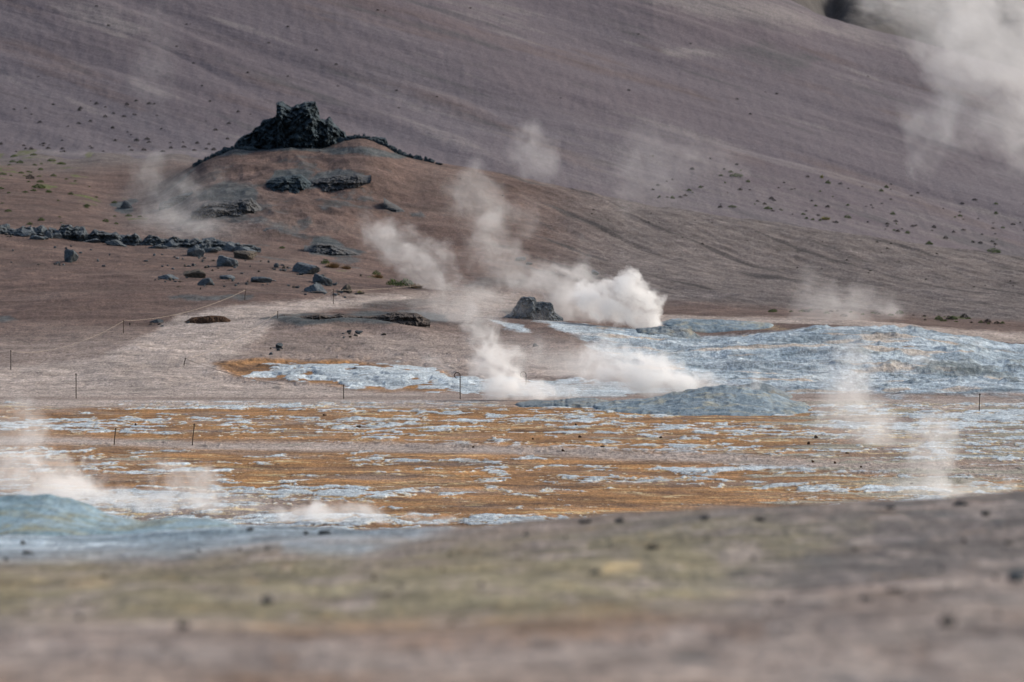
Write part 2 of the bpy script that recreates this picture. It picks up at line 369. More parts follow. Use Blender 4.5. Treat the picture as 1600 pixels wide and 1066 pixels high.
for poly, s_, fe in [
        ([(410, 285), (430, 268), (470, 263), (490, 267), (470, 285), (440, 292)], 0.9, 5),
        ([(465, 288), (490, 270), (530, 263), (575, 268), (560, 278), (530, 290), (490, 296)], 1.0, 5),
        ([(300, 300), (340, 285), (400, 285), (410, 310), (395, 332), (330, 328)], 0.75, 8),
        ([(178, 318), (195, 310), (210, 318), (200, 334), (185, 332)], 1.0, 4),
        ([(478, 372), (510, 368), (545, 385), (568, 398), (530, 402), (492, 396)], 0.9, 6),
        ([(400, 350), (430, 348), (470, 362), (500, 372), (470, 374)], 0.65, 6),
        ([(300, 240), (330, 228), (400, 226), (600, 232), (660, 248), (600, 246), (450, 236), (340, 244)], 0.8, 4),
        ([(640, 330), (660, 328), (665, 338), (645, 340)], 0.7, 5),
        ([(400, 497), (440, 490), (560, 488), (640, 484), (700, 492), (690, 505), (560, 506), (480, 508)], 0.75, 5),
        ([(560, 470), (660, 462), (720, 470), (640, 486), (560, 488)], 0.5, 8),
        ([(-60, 493), (20, 494), (35, 502), (-60, 503)], 0.7, 4),
        ([(265, 462), (390, 458), (395, 470), (270, 470)], 0.65, 4),
        ([(780, 482), (850, 472), (880, 490), (860, 505), (800, 500)], 0.6, 7),
        ([(720, 430), (820, 430), (830, 450), (740, 455)], 0.5, 10)]:
    rock = np.maximum(rock, reg(poly, fe) * s_)
rock = np.maximum(rock, knoll * sst(0.15, 0.5, fbm(XX / 4, YY / 5, 5, 98, 0.62) + 0.30 * gauss(PX, PY, 420, 320, 170, 60)) * 0.6 * sst(760, 560, PX) * sst(150, 260, PX))
rock = np.maximum(rock, near * sst(0.25, 0.5, fbm(XX / 1.5, YY / 3, 4, 99)) * 0.45 * sst(900, 1200, PX))
rill = sst(265, 285, YY) * sst(600, 850, PX) * sst(0.10, 0.42, fbm(XX / 14, (YY - 300 + 1.5 * XX) / 3.2, 5, 190, 0.6))
sild = zs * clumps(XX, YY)
beige = zs * sst(0.12, 0.4, fbm(XX / 7, YY / 2.2, 4, 191))
ashy = gauss(PX, PY, 300, 335, 140, 60) * 0.8
ashy = np.maximum(ashy, near * reg([(900, 830), (1250, 790), (1700, 750), (1900, 800), (1500, 880), (1250, 930), (1050, 900)], 45) * 0.8)
ashy = np.maximum(ashy, sst(265, 285, YY) * sst(720, 1000, PX) * 0.75)
green = knoll * sst(0.12, 0.4, fbm(XX / 3, YY / 5, 4, 101)) * (reg([(-100, 232), (60, 238), (140, 262), (215, 330), (250, 358), (200, 352), (120, 310), (-100, 280)], 14) * 0.8 + reg([(1380, 486), (1480, 494), (1700, 500), (1700, 512), (1480, 505)], 5) * 0.8)
green = np.maximum(green, sst(0, 0.3, fbm(XX / 2, YY / 4, 4, 102)) * reg([(500, 402), (580, 418), (660, 436), (640, 452), (560, 440), (500, 420)], 10) * 0.55)
st_ = fbm(XX / 1.3, YY / 2.8, 5, 201, 0.6); st2 = fbm(XX / 0.8, YY / 1.8, 5, 202, 0.6)
ashy = np.maximum(ashy, sst(335, 385, YY + 14 * fbm(XX / 6, YY / 20, 3, 210)) * 0.75)
ashy = np.clip(ashy + near * (0.30 + 1.3 * st_), 0, 1); olive = np.clip(olive + near * 0.5 * olive * st2 * 2, 0, 1); rust = np.clip(rust + near * 0.35 * sst(0.15, 0.5, st2), 0, 1); path = np.clip(path - near * 1.1 * st2, 0, 1)
white = np.clip(white + near * white * 0.8 * st2, 0, 1)
clay = near * reg([(-400, 760), (150, 765), (300, 795), (430, 812), (700, 822), (640, 840), (430, 846), (260, 866), (-400, 880)], 38)
clay = np.maximum(clay, near * reg([(430, 838), (560, 842), (640, 852), (560, 872), (440, 866)], 18) * 0.6)
white = white * (1 - near)
mt_ = fbm(XX / 0.55, YY / 1.6, 5, 203, 0.62)
rock = np.maximum(rock, near * sst(0.08, 0.5, mt_) * (0.35 + 0.25 * sst(800, 1100, PX)) * (1 - clay)); path = np.clip(path + near * 0.9 * sst(0.05, 0.45, -mt_) * (1 - clay), 0, 1)
clay = np.maximum(clay, zs * 0.95)
path = path * (1 - 0.45 * near)
for nm, a in (('white', white), ('yellow', yellow), ('rust', rust), ('path', path), ('olive', olive), ('red', red), ('rock', rock), ('green', green), ('ashy', ashy), ('near', near), ('sil', zs), ('sild', sild), ('beige', beige), ('rill', rill), ('grey', grey), ('clay', clay)):
    set_attr(me, nm, np.clip(a, 0, 1))

m, n, b = material('ground_mat')
P = n.new('ShaderNodeTexCoord').outputs['Object']
nf = n.noise(n.v('MULTIPLY', P, (1, 0.45, 1)), 4.5, 5, 0.72); nm_ = n.map(n.noise(P, 0.9, 5, 0.65), 0.32, 0.68); ng = n.noise(n.v('MULTIPLY', P, (1, 0.22, 1)), 11.0, 3, 0.8)
ns = n.noise(n.v('MULTIPLY', P, (0.8, 1.3, 1)), 1.6, 5, 0.75); nbig = n.noise(n.v('MULTIPLY', P, (0.22, 0.5, 0.5)), 1.0, 4, 0.6)
nl = n.noise(n.v('MULTIPLY', P, (0.35, 0.5, 1)), 1.0, 4, 0.6)
def lay(col, name, c, lo=0.25, hi=0.75, k=0.55):
    a = n.attr(name)
    f = n.m('ADD', a, n.m('MULTIPLY', n.m('SUBTRACT', nf, 0.5), k))
    f = n.m('MULTIPLY', n.map(f, lo, hi, smooth=True), n.map(a, 0.0, 0.12))
    return n.mix(f, col, c)
earth = n.mix(nm_, (0.165, 0.130, 0.113), (0.225, 0.182, 0.158))
col = lay(earth, 'red', n.mix(n.map(nl, 0.3, 0.7), (0.066, 0.043, 0.037), (0.116, 0.077, 0.063)), 0.1, 0.9, 0.5)
col = lay(col, 'ashy', n.mix(nm_, (0.082, 0.072, 0.070), (0.140, 0.125, 0.120)), 0.1, 1.0)
col = lay(col, 'olive', n.mix(nm_, (0.126, 0.110, 0.064), (0.228, 0.203, 0.132)), 0.0, 1.0, 0.3)
col = lay(col, 'rust', n.mix(n.map(nl, 0.35, 0.65), (0.120, 0.066, 0.034), (0.31, 0.160, 0.058)), 0.15, 0.85)
col = lay(col, 'path', n.mix(nm_, (0.235, 0.197, 0.172), (0.335, 0.288, 0.256)), 0.1, 0.9)
col = n.mix(n.m('MULTIPLY', n.attr('rust'), n.map(n.noise(n.v('MULTIPLY', P, (0.35, 1.0, 1)), 1.3, 6, 0.75), 0.56, 0.66, 0, 0.75)), col, (0.062, 0.040, 0.026))
col = lay(col, 'grey', n.mix(nm_, (0.17, 0.155, 0.115), (0.29, 0.28, 0.235)), 0.2, 0.95)
col = lay(col, 'yellow', n.mix(nm_, (0.32, 0.215, 0.085), (0.46, 0.385, 0.235)), 0.3, 0.95)
wn = n.noise(n.v('MULTIPLY', P, (0.55, 0.9, 1.2)), 1.5, 6, 0.72, 0.4)
wcol = n.mix(n.map(wn, 0.34, 0.64), (0.150, 0.205, 0.245), (0.425, 0.475, 0.500))
wcol = n.mix(n.m('MULTIPLY', n.m('SUBTRACT', 1.0, n.attr('sil')), 0.4), wcol, (0.41, 0.46, 0.485))
wcol = n.mix(n.map(n.noise(P, 0.45, 5, 0.7), 0.56, 0.70, 0, 0.6), wcol, (0.30, 0.265, 0.20))
wcol = n.mix(n.m('MULTIPLY', n.attr('sil'), n.map(n.noise(n.v('MULTIPLY', P, (0.5, 1, 1)), 1.1, 6, 0.75), 0.56, 0.66, 0, 0.8)), wcol, (0.10, 0.125, 0.135))
col = lay(col, 'clay', n.mix(n.map(nbig, 0.35, 0.65), (0.135, 0.19, 0.23), (0.325, 0.385, 0.425)), 0.15, 0.9, 0.3)
col = lay(col, 'white', wcol, 0.15, 0.92, 0.75)
col = lay(col, 'rock', n.mix(nm_, (0.022, 0.032, 0.038), (0.085, 0.09, 0.09)), 0.25, 0.8, 0.7)
col = lay(col, 'beige', n.mix(nm_, (0.28, 0.235, 0.185), (0.40, 0.37, 0.33)), 0.3, 1.0)
col = lay(col, 'sild', n.mix(nm_, (0.10, 0.125, 0.13), (0.24, 0.275, 0.285)), 0.35, 1.0, 0.8)
col = lay(col, 'rill', (0.052, 0.045, 0.044), 0.3, 1.0, 0.6)
col = lay(col, 'green', (0.075, 0.085, 0.03), 0.4, 0.8, 0.8)
gr = n.m('MULTIPLY', n.map(ng, 0.28, 0.72, 0.55, 1.45), n.map(nf, 0.28, 0.72, 0.66, 1.34))
gr = n.m('MULTIPLY', gr, n.m('MULTIPLY', n.map(ns, 0.28, 0.72, 0.66, 1.34), n.map(nbig, 0.3, 0.7, 0.70, 1.25)))
col = n.mix(1.0, col, n.new('ShaderNodeCombineColor').outputs[0], 'MULTIPLY')
cc = col.node.inputs[7].links[0].from_node
for i in range(3): n.put(cc.inputs[i], gr)
n.put(b.inputs['Base Color'], col)
bump(n, b, n.m('ADD', n.m('MULTIPLY', ng, 0.35), nf), 0.6, 0.12)
me.materials.append(m)
tag(link(bpy.data.objects.new('ground', me)), kind='structure')

# ------------------------------------------------------------------ hills
sh_ = np.concatenate([seg(-0.40, -0.112, 90), seg(-0.112, 0.112, 900), np.linspace(0.112, 0.40, 91)])
Yh_ = np.concatenate([seg(345, 395, 50), seg(395, 525, 560), np.linspace(525, 640, 60)])
hs, hy = np.meshgrid(sh_, Yh_); hx = hs * hy; hz = hill_h(hx, hy)
me = mesh_from('hill', np.stack([hx, hy, hz], -1).reshape(-1, 3), grid_faces(*hx.shape))
PX, PY = project(hx, hy, hz)
wx = PX + 40 * fbm(hx / 6, hz / 3, 4, 171); wy = PY + 10 * fbm(hx / 6, hz / 3, 4, 172)
pale = reg([(60, 0), (180, 5), (260, 50), (200, 70), (110, 35)], 25) * 0.6
pale = np.maximum(pale, reg([(900, -40), (1130, -20), (1240, 5), (1360, 50), (1440, 75), (1600, 120), (1600, 150), (1400, 85), (1250, 50), (1100, 40)], 26) * 0.6)
pale = np.maximum(pale, reg([(1020, 60), (1100, 75), (1130, 95), (1060, 90)], 14) * 0.6)
ll = PY - np.interp(PX, [800, 1000, 1200, 1400, 1600], [145, 185, 248, 300, 345])
pale = np.maximum(pale, np.exp(-(ll / 10) ** 2) * sst(850, 1000, PX) * 0.4)
pale = np.maximum(pale, sst(-60, 60, ll) * sst(700, 1000, PX) * 0.35)
pale = np.maximum(pale, np.exp(-((PY - 240 + 4 * perlin(hx / 5, hx * 0, 9)) / 6) ** 2) * sst(-50, 60, PX) * sst(420, 300, PX) * 0.5)
hu = hx * math.cos(math.radians(19)) - hz * math.sin(math.radians(19)); hv = hx * math.sin(math.radians(19)) + hz * math.cos(math.radians(19))
pink = sst(0.05, 0.45, fbm(hu / 30, hv / 3.0, 4, 175)) * 0.5
dark = np.maximum(reg([(1090, 80), (1200, 60), (1300, 95), (1240, 110)], 20) * 0.7, 0.55 * sst(0.12, 0.5, fbm(hu / 26, hv / 1.5, 4, 177, 0.6)))
pale = np.maximum(pale, 0.4 * sst(0.18, 0.5, fbm(hu / 22, hv / 1.8, 4, 178, 0.6)))
greenh = sst(0.0, 0.35, fbm(hx / 2.5, hz / 1.0, 4, 176)) * (reg([(-100, 228), (130, 236), (200, 250), (-100, 262)], 8) * 0.6 + reg([(1420, 350), (1700, 385), (1700, 410), (1400, 380)], 15) * 0.25)
for nm, a in (('pale', pale), ('pink', pink), ('dark', dark), ('green', greenh)): set_attr(me, nm, np.clip(a, 0, 1))
def hill_mat(name, base_a, base_b, sl_deg, masks=True, gain=1.0):
    m, n, b = material(name)
    P = n.new('ShaderNodeTexCoord').outputs['Object']
    a = math.radians(sl_deg); ca, sa = math.cos(a), math.sin(a)
    u = n.v('DOT_PRODUCT', P, (ca, 0, -sa)); v = n.v('DOT_PRODUCT', P, (sa, 0.12, ca))
    def uv(su, sv):
        c = n.new('ShaderNodeCombineXYZ'); n.put(c.inputs[0], n.m('MULTIPLY', u, su)); n.put(c.inputs[1], n.m('MULTIPLY', v, sv)); return c.outputs[0]
    s1 = n.noise(uv(0.05, 0.55), 1.0, 5, 0.6, 0.3); s2 = n.noise(uv(0.14, 1.6), 1.0, 4, 0.6, 0.4); s3 = n.noise(uv(0.6, 3.5), 1.0, 4, 0.65)
    g = n.noise(n.v('MULTIPLY', P, (1, 0.4, 1)), 5.5, 4, 0.8); big = n.noise(uv(0.03, 0.09), 1.0, 3, 0.5)
    col = n.mix(n.map(s1, 0.2, 0.8), base_a, base_b)
    col = n.mix(n.map(big, 0.35, 0.7, 0, 0.6), col, tuple(q * k for q, k in zip(base_a, (1.06, 0.94, 0.92))))
    def lay(col, name, c, lo, hi, k=0.6):
        at_ = n.attr(name); f = n.m('ADD', at_, n.m('MULTIPLY', n.m('SUBTRACT', s2, 0.5), k * 1.6))
        return n.mix(n.m('MULTIPLY', n.map(f, lo, hi, smooth=True), n.map(at_, 0.0, 0.1)), col, c)
    if masks:
        col = lay(col, 'pink', (0.100, 0.074, 0.070), 0.2, 0.9)
        col = lay(col, 'pale', (0.195, 0.176, 0.168), 0.15, 0.95)
        col = lay(col, 'dark', (0.065, 0.062, 0.066), 0.2, 0.8)
        col = lay(col, 'green', (0.085, 0.09, 0.04), 0.3, 0.7)
    col = n.mix(n.map(s2, 0.56, 0.72, 0, 0.42), col, (0.052, 0.045, 0.047))
    gr = n.m('MULTIPLY', n.m('MULTIPLY', n.map(g, 0.28, 0.72, 0.62, 1.38), n.map(s3, 0.25, 0.75, 0.88, 1.12)), gain)
    cc = n.new('ShaderNodeCombineColor')
    for i in range(3): n.put(cc.inputs[i], gr)
    n.put(b.inputs['Base Color'], n.mix(1.0, col, cc.outputs[0], 'MULTIPLY'))
    bump(n, b, n.m('ADD', n.m('MULTIPLY', g, 0.4), n.m('ADD', s2, s3)), 0.38, 0.2)
    return m
me.materials.append(hill_mat('hill_mat', (0.080, 0.070, 0.080), (0.117, 0.104, 0.115), 19))
tag(link(bpy.data.objects.new('hill', me)), kind='structure')
fs, fy = np.meshgrid(np.linspace(-0.3, 0.4, 500), np.concatenate([seg(575, 740, 200), np.linspace(740, 900, 20)])); fx = fs * fy; fz = far_h(fx, fy)
me = mesh_from('far_hill', np.stack([fx, fy, fz], -1).reshape(-1, 3), grid_faces(*fx.shape))
me.materials.append(hill_mat('far_hill_mat', (0.048, 0.046, 0.044), (0.088, 0.082, 0.078), 40, False))
tag(link(bpy.data.objects.new('far_hill', me)), kind='structure')

# ------------------------------------------------------------------ rock materials and shapes
def rock_mat(name, a, bcol, sc=3.0, lichen=None):
    m, n, b = material(name)
    P = n.new('ShaderNodeTexCoord').outputs['Object']
    f = n.noise(P, sc, 5, 0.65); g = n.noise(P, sc * 5, 4, 0.7)
    col = n.mix(n.map(f, 0.3, 0.7), a, bcol)
    if lichen: col = n.mix(n.map(g, 0.62, 0.75, 0, 0.5), col, lichen)
    n.put(b.inputs['Base Color'], n.mix(n.map(g, 0.35, 0.6, 0.5, 0), col, tuple(q * 0.4 for q in a)))
    bump(n, b, n.m('ADD', f, n.m('MULTIPLY', g, 0.5)), 0.8, 0.12)
    return m
M_crag = rock_mat('dark_rock_mat', (0.029, 0.046, 0.058), (0.074, 0.097, 0.108), 1.6, (0.085, 0.08, 0.072))
M_fg = rock_mat('dusty_stone_mat', (0.065, 0.072, 0.078), (0.15, 0.148, 0.142), 2.5)
M_slate = rock_mat('slate_mat', (0.080, 0.102, 0.118), (0.17, 0.187, 0.198), 2.5, (0.17, 0.145, 0.125))
M_dark = rock_mat('dark_stone_mat', (0.052, 0.070, 0.082), (0.13, 0.142, 0.150), 3, (0.16, 0.135, 0.115))
M_brown = rock_mat('brown_stone_mat', (0.075, 0.062, 0.05), (0.18, 0.155, 0.125), 2.5)
M_red = rock_mat('rusty_stone_mat', (0.06, 0.035, 0.024), (0.13, 0.075, 0.045), 3)

def rock_mesh(name, seed, sub=4, planes=11, rough=0.10):
    r = random.Random(seed); bm = bmesh.new(); bmesh.ops.create_icosphere(bm, subdivisions=sub, radius=1)
    ns = [Vector((r.gauss(0, 1), r.gauss(0, 1), r.gauss(0, 1))).normalized() for _ in range(planes)]
    cs = [r.uniform(0.45, 1.0) for _ in ns]
    from mathutils import noise as mn
    for v in bm.verts:
        d = v.co.normalized(); k = 1.15
        for q, c in zip(ns, cs):
            t = d.dot(q)
            if t > 0.05: k = min(k, c / t)
        k *= 1 + rough * mn.noise(d * 3 + Vector((seed, 0, 0))) + rough * 0.7 * mn.noise(d * 7) + rough * 0.4 * mn.noise(d * 16)
        v.co = d * k
    me = bpy.data.meshes.new(name); bm.to_mesh(me); bm.free()
    zs_ = [v.co.z for v in me.vertices]; sx = max(abs(v.co.x) for v in me.vertices); z0, z1 = min(zs_), max(zs_)
    for v in me.vertices: v.co = Vector((v.co.x / sx, v.co.y / sx, (v.co.z - z0) / (z1 - z0)))   # half-width 1, height 1, base at 0
    return me
ROCKS = [rock_mesh('rock_shape', i + 3) for i in range(7)]
def rock(name, base, wpx, hpx, mat, label, cat, group=None, shape=0, rz=0.0, tilt=0.0, depth=0.8, sink=0.4):
    """a stone wpx photo pixels wide and hpx high whose foot rests at base"""
    o = bpy.data.objects.new(name, ROCKS[shape % len(ROCKS)].copy() if False else ROCKS[shape % len(ROCKS)])
    s = base.y / F; hw = wpx * s / 2; h = hpx * s * (1 + sink)
    o.scale = (hw, hw * depth, h); o.rotation_euler = (0, tilt, rz)
    o.location = base - Vector((0, 0, hpx * s * sink)) + Vector((0, hw * depth * 0.5, 0))
    if not o.data.materials: o.data.materials.append(None)
    o.material_slots[0].link = 'OBJECT'; o.material_slots[0].material = mat
    link(o); tag(o, label, cat, group); return o

# crag: a lofted solid over its skyline, roughened with 3D noise
def ridge_solid(name, sky, base_row, Y, mat, thick=0.9, amp=0.35, scale=1.0, nx=220, nt=90, flat=0.40, smooth=False, strata=0.0):
    from mathutils import noise as mn
    xs = np.linspace(sky[0][0], sky[-1][0], nx); top = np.interp(xs, [p[0] for p in sky], [p[1] for p in sky])
    V = []
    o0 = at((sky[0][0] + sky[-1][0]) / 2, np.interp((sky[0][0] + sky[-1][0]) / 2, [p[0] for p in base_row], [p[1] for p in base_row]), Y)
    for i, x in enumerate(xs):
        br = np.interp(x, [p[0] for p in base_row], [p[1] for p in base_row])
        a = at(x, br, Y); t_ = at(x, min(top[i], br - 1), Y); h = t_.z - a.z
        tt = np.linspace(0, math.pi, 400); dw = 2 * (0.35 * thick + h * 0.55 * thick); cy = -np.cos(tt) * dw / 2; cz = np.sin(tt) ** flat * (h + 0.5)
        al = np.concatenate([[0], np.cumsum(np.hypot(np.diff(cy), np.diff(cz)))]); tj = np.interp(np.linspace(0, al[-1], nt), al, tt)
        for j in range(nt):
            t = float(tj[j])
            yy = -math.cos(t); zz = max(math.sin(t), 0.0) ** flat
            p = Vector((a.x, Y + yy * (thick * (0.35 + h * 0.55)), a.z - 0.5 + (h + 0.5) * zz))
            q = p / scale
            nv = mn.turbulence_vector(q * 0.7, 4, False) if False else Vector((mn.fractal(q, 0.8, 2.1, 5), mn.fractal(q + Vector((9, 3, 1)), 0.8, 2.1, 5), mn.fractal(q + Vector((2, 8, 5)), 0.8, 2.1, 5)))
            k = min(1.0, h / 0.6) * amp
            n2 = mn.fractal(q * 3.6 + Vector((4, 7, 2)), 0.6, 2.1, 4)
            p2 = p + Vector((nv.x * k * 0.22, nv.y * k * 1.0 + n2 * k * 0.7, (nv.z * 0.10 + n2 * 0.12) * k * math.sin(t)))
            p2.y += strata * (mn.cell(Vector((0, 0, q.z * 5))) - 0.5)
            V.append(p2 - o0)
    idx = np.arange(nx * nt).reshape(nx, nt)
    me = mesh_from(name, V, np.stack([idx[:-1, :-1], idx[1:, :-1], idx[1:, 1:], idx[:-1, 1:]], -1).reshape(-1, 4), smooth)
    me.materials.append(mat); o = bpy.data.objects.new(name, me); o.location = o0; return link(o)
crag = ridge_solid('rock_crag', [(366, 226), (376, 214), (388, 209), (398, 203), (407, 196), (411, 187), (420, 187), (431, 183), (433, 178), (434, 160), (440, 158), (448, 165), (457, 169), (463, 163), (472, 164), (478, 160), (492, 159),
        (496, 176), (500, 186), (508, 188), (515, 184), (521, 191), (530, 201), (538, 208), (545, 222)],
        [(366, 230), (380, 227), (450, 227), (530, 226), (545, 226)], 333.5, M_crag, thick=1.0, amp=0.6, scale=0.8, nx=300, nt=130)
tag(crag, 'jagged black rock crag with a notched flat top crowning the knoll', 'rock crag')
cr2 = ridge_solid('rock_crag', [(574, 224), (582, 214), (588, 213), (595, 215), (602, 216), (607, 226), (612, 238)], [(574, 228), (612, 240)], 332.6, M_crag, thick=0.8, amp=0.3, scale=0.6, nx=80, nt=50)
tag(cr2, 'small dark rock spur at the right foot of the black crag', 'rock crag')
# left rock ledge
M_step = rock_mat('path_rock_mat', (0.04, 0.038, 0.038), (0.135, 0.108, 0.092), 2.2, (0.2, 0.16, 0.135))
jr = random.Random(5)
lx_ = np.arange(-120, 413, 6.0); lb_ = np.interp(lx_, [-120, 0, 60, 120, 200, 300, 412], [366, 366, 368, 374, 382, 388, 393]); lt_ = np.interp(lx_, [-120, 0, 20, 40, 90, 120, 170, 220, 260, 300, 350, 390, 412], [354, 352, 356, 354, 352, 354, 361, 367, 371, 373, 376, 381, 389])
lsky = [(float(x), float(b_ - (b_ - t_) * (0.4 if jr.random() < 0.06 else jr.uniform(0.75, 1.12)))) for x, b_, t_ in zip(lx_, lb_, lt_)]
led = ridge_solid('rock_ledge', lsky, list(zip(lx_, lb_)), 289.5, M_dark, thick=0.8, amp=0.34, scale=0.6, nx=460, nt=56, strata=0.15)
tag(led, 'long dark broken rock ledge running across the left slope', 'rock ledge')
pl = ridge_solid('rock_ledge', [(396, 501), (430, 496), (444, 491), (470, 494), (500, 490), (516, 495), (530, 490), (560, 494), (590, 493), (616, 488), (650, 489), (672, 500)], [(396, 503), (480, 506), (560, 505), (672, 503)], 236.5, M_step, thick=1.6, amp=0.22, scale=0.3, nx=260, nt=40, strata=0.1, flat=0.8)
tag(pl, 'low dark layered rock step along the right edge of the gravel path', 'rock ledge')
p2_ = ridge_solid('rock_ledge', [(288, 503), (300, 496), (330, 493), (350, 494), (360, 500)], [(288, 506), (360, 505)], 237, M_red, thick=0.6, amp=0.14, scale=0.4, nx=90, nt=36)
tag(p2_, 'short brown rock step left of the gravel path', 'rock ledge')
oc = ridge_solid('rock_crag', [(785, 496), (800, 488), (808, 474), (813, 467), (820, 464), (834, 465), (838, 473), (848, 472), (860, 474), (866, 488), (880, 497)], [(790, 496), (830, 500), (880, 499)], 245, M_slate, thick=0.9, amp=0.4, scale=0.6, nx=110, nt=60)
tag(oc, 'blocky grey rock outcrop in the steam left of the main vent', 'rock crag')

M_bed = rock_mat('weathered_rock_mat', (0.048, 0.060, 0.072), (0.125, 0.118, 0.112), 1.6, (0.14, 0.105, 0.085))
for sky_, base_, mt, lab, k_ in [
        ([(402, 290), (415, 278), (430, 268), (450, 264), (470, 262), (492, 268)], [(402, 293), (440, 292), (492, 289)], M_crag, 'black crumbling outcrop on the knoll below the crag', 0.6),
        ([(462, 294), (478, 281), (490, 273), (505, 267), (530, 264), (556, 264), (580, 268)], [(462, 298), (500, 297), (540, 287), (580, 274)], M_bed, 'blue black outcrop right of the black crumbling one', 0.6),
        ([(300, 312), (330, 296), (352, 290), (380, 285), (400, 286), (412, 302)], [(300, 330), (360, 334), (412, 326)], M_bed, 'grey eroded outcrop at the head of the gully', 0.45),
        ([(250, 316), (280, 304), (320, 293), (362, 287), (372, 281), (378, 286)], [(250, 318), (320, 298), (378, 290)], M_crag, 'thin dark rock rib slanting up left of the outcrops', 0.8),
        ([(476, 378), (492, 371), (520, 369), (545, 382), (570, 396), (585, 402)], [(476, 384), (510, 394), (585, 406)], M_bed, 'dark blue rock bank above the domed boulder', 0.5),
        ([(395, 355), (410, 350), (440, 352), (470, 362), (490, 370)], [(395, 360), (440, 362), (490, 376)], M_bed, 'low blue grey rock bank right of the rock ledge', 0.5),
        ([(600, 306), (640, 330), (655, 328), (668, 336)], [(600, 310), (640, 338), (668, 341)], M_bed, 'small dark rib on the brown side of the knoll', 0.5)]:
    ym = hits([((sky_[0][0] + sky_[-1][0]) / 2, np.interp((sky_[0][0] + sky_[-1][0]) / 2, [q[0] for q in base_], [q[1] for q in base_]))])[0].y
    bx_, by_ = [q[0] for q in base_], [q[1] for q in base_]
    xs_ = np.linspace(sky_[0][0], sky_[-1][0], 40); ys_ = np.interp(xs_, [q[0] for q in sky_], [q[1] for q in sky_]); bs_ = np.interp(xs_, bx_, by_)
    sky_ = [(x, b_ - k_ * (b_ - y) * min(1, (x - xs_[0]) / 20, (xs_[-1] - x) / 20)) for x, y, b_ in zip(xs_, ys_, bs_)]
    o = ridge_solid('rock_outcrop', sky_, base_, ym + 1.2, mt, thick=3.0, amp=0.42, scale=0.85, nx=190, nt=90, flat=0.85, strata=0.12)
    tag(o, lab, 'outcrop')

# boulders on the left slope  (photo column, foot row, width, height, material, shape, tilt, label)
B = [
    (305, 401, 28, 16, M_slate, 0, 0.1, 'rounded blue grey boulder just under the rock ledge'),
    (348, 416, 36, 20, M_slate, 1, 0.45, 'tilted blue grey slab below the rock ledge'),
    (383, 405, 40, 15, M_brown, 2, 0.0, 'tan weathered block under the right end of the rock ledge'),
    (301, 434, 40, 15, M_brown, 3, 0.05, 'flat topped brown block on the red slope'),
    (324, 446, 30, 13, M_dark, 4, 0.0, 'dark pointed boulder beside the flat topped brown block'),
    (264, 436, 34, 8, M_slate, 5, 0.1, 'thin flat slab left of the flat topped brown block'),
    (350, 436, 34, 8, M_slate, 6, 0.12, 'thin flat slab right of the flat topped brown block'),
    (408, 442, 34, 11, M_slate, 0, 0.1, 'low oval slab lying alone in the middle of the red slope'),
    (108, 409, 26, 22, M_dark, 2, 0.2, 'dark cracked boulder below the left part of the ledge'),
    (480, 428, 52, 20, M_slate, 3, 0.0, 'broad domed grey boulder above a pile of slabs'),
    (497, 443, 34, 17, M_dark, 1, 0.5, 'steeply tilted dark slab leaning on the domed boulder'),
    (494, 457, 38, 15, M_slate, 5, 0.15, 'grey slab at the bottom of the boulder pile'),
    (542, 457, 25, 14, M_brown, 4, 0.0, 'small square brown block right of the boulder pile'),
    (431, 418, 13, 8, M_dark, 6, 0.0, 'small dark stone left of the domed boulder'),
    (7, 362, 20, 14, M_slate, 0, 0.0, 'grey boulder at the left end of the rock ledge'),
    (437, 544, 19, 9, M_dark, 3, 0.0, 'small dark cube shaped stone alone on the gravel'),
    (246, 504, 24, 6, M_dark, 5, 0.0, 'flat black stone beside the left rope'),
    (545, 520, 8, 5, M_dark, 1, 0.0, 'tiny dark stone right of the path rock step'),
    (560, 522, 14, 6, M_dark, 2, 0.0, 'small low dark stone right of the path rock step'),
    (600, 524, 12, 4, M_brown, 4, 0.0, 'small brown stone on the gravel below the rock step'),
    (836, 542, 11, 6, M_dark, 4, 0.0, 'dark stone on brown soil under the white streak'),
    (814, 408, 16, 8, M_slate, 0, 0.0, 'grey boulder in thin steam on the knoll'),
    (826, 414, 12, 5, M_slate, 2, 0.0, 'smaller grey stone right of a boulder in thin steam'),
    (930, 430, 18, 9, M_slate, 3, 0.0, 'grey boulder just left of the dense white steam top'),
    (195, 326, 24, 14, M_dark, 4, 0.2, 'black rock in the hollow of the grey gully'),
]
bh = hits([(q[0], q[1]) for q in B])
for q, p in zip(B, bh):
    rock('boulder', p, q[2] * 1.08, q[3] * 0.9, q[4], q[7], 'boulder', None, q[5], rng.uniform(0, 6.28) if q[6] == 0 else rng.uniform(-0.3, 0.3), q[6], 0.8)
small_pts = []
for q in B[:18]:
    for _ in range(5): small_pts.append((q[0] + rng.gauss(0, q[2] * 0.8), q[1] + abs(rng.gauss(0, 4)) + 1))
for _ in range(50):
    x = rng.uniform(10, 560); small_pts.append((x, np.interp(x, [0, 200, 400, 560], [376, 394, 402, 440]) + rng.uniform(0, 34)))
for p in hits(small_pts):
    rock('small_stone', p, rng.uniform(3, 10), rng.uniform(1.5, 4.5), rng.choice([M_dark, M_slate, M_brown]), 'small loose stone on the brown slope under the rock ledge', 'stone', 'small stones under the ledge', rng.randrange(7), rng.uniform(0, 6))
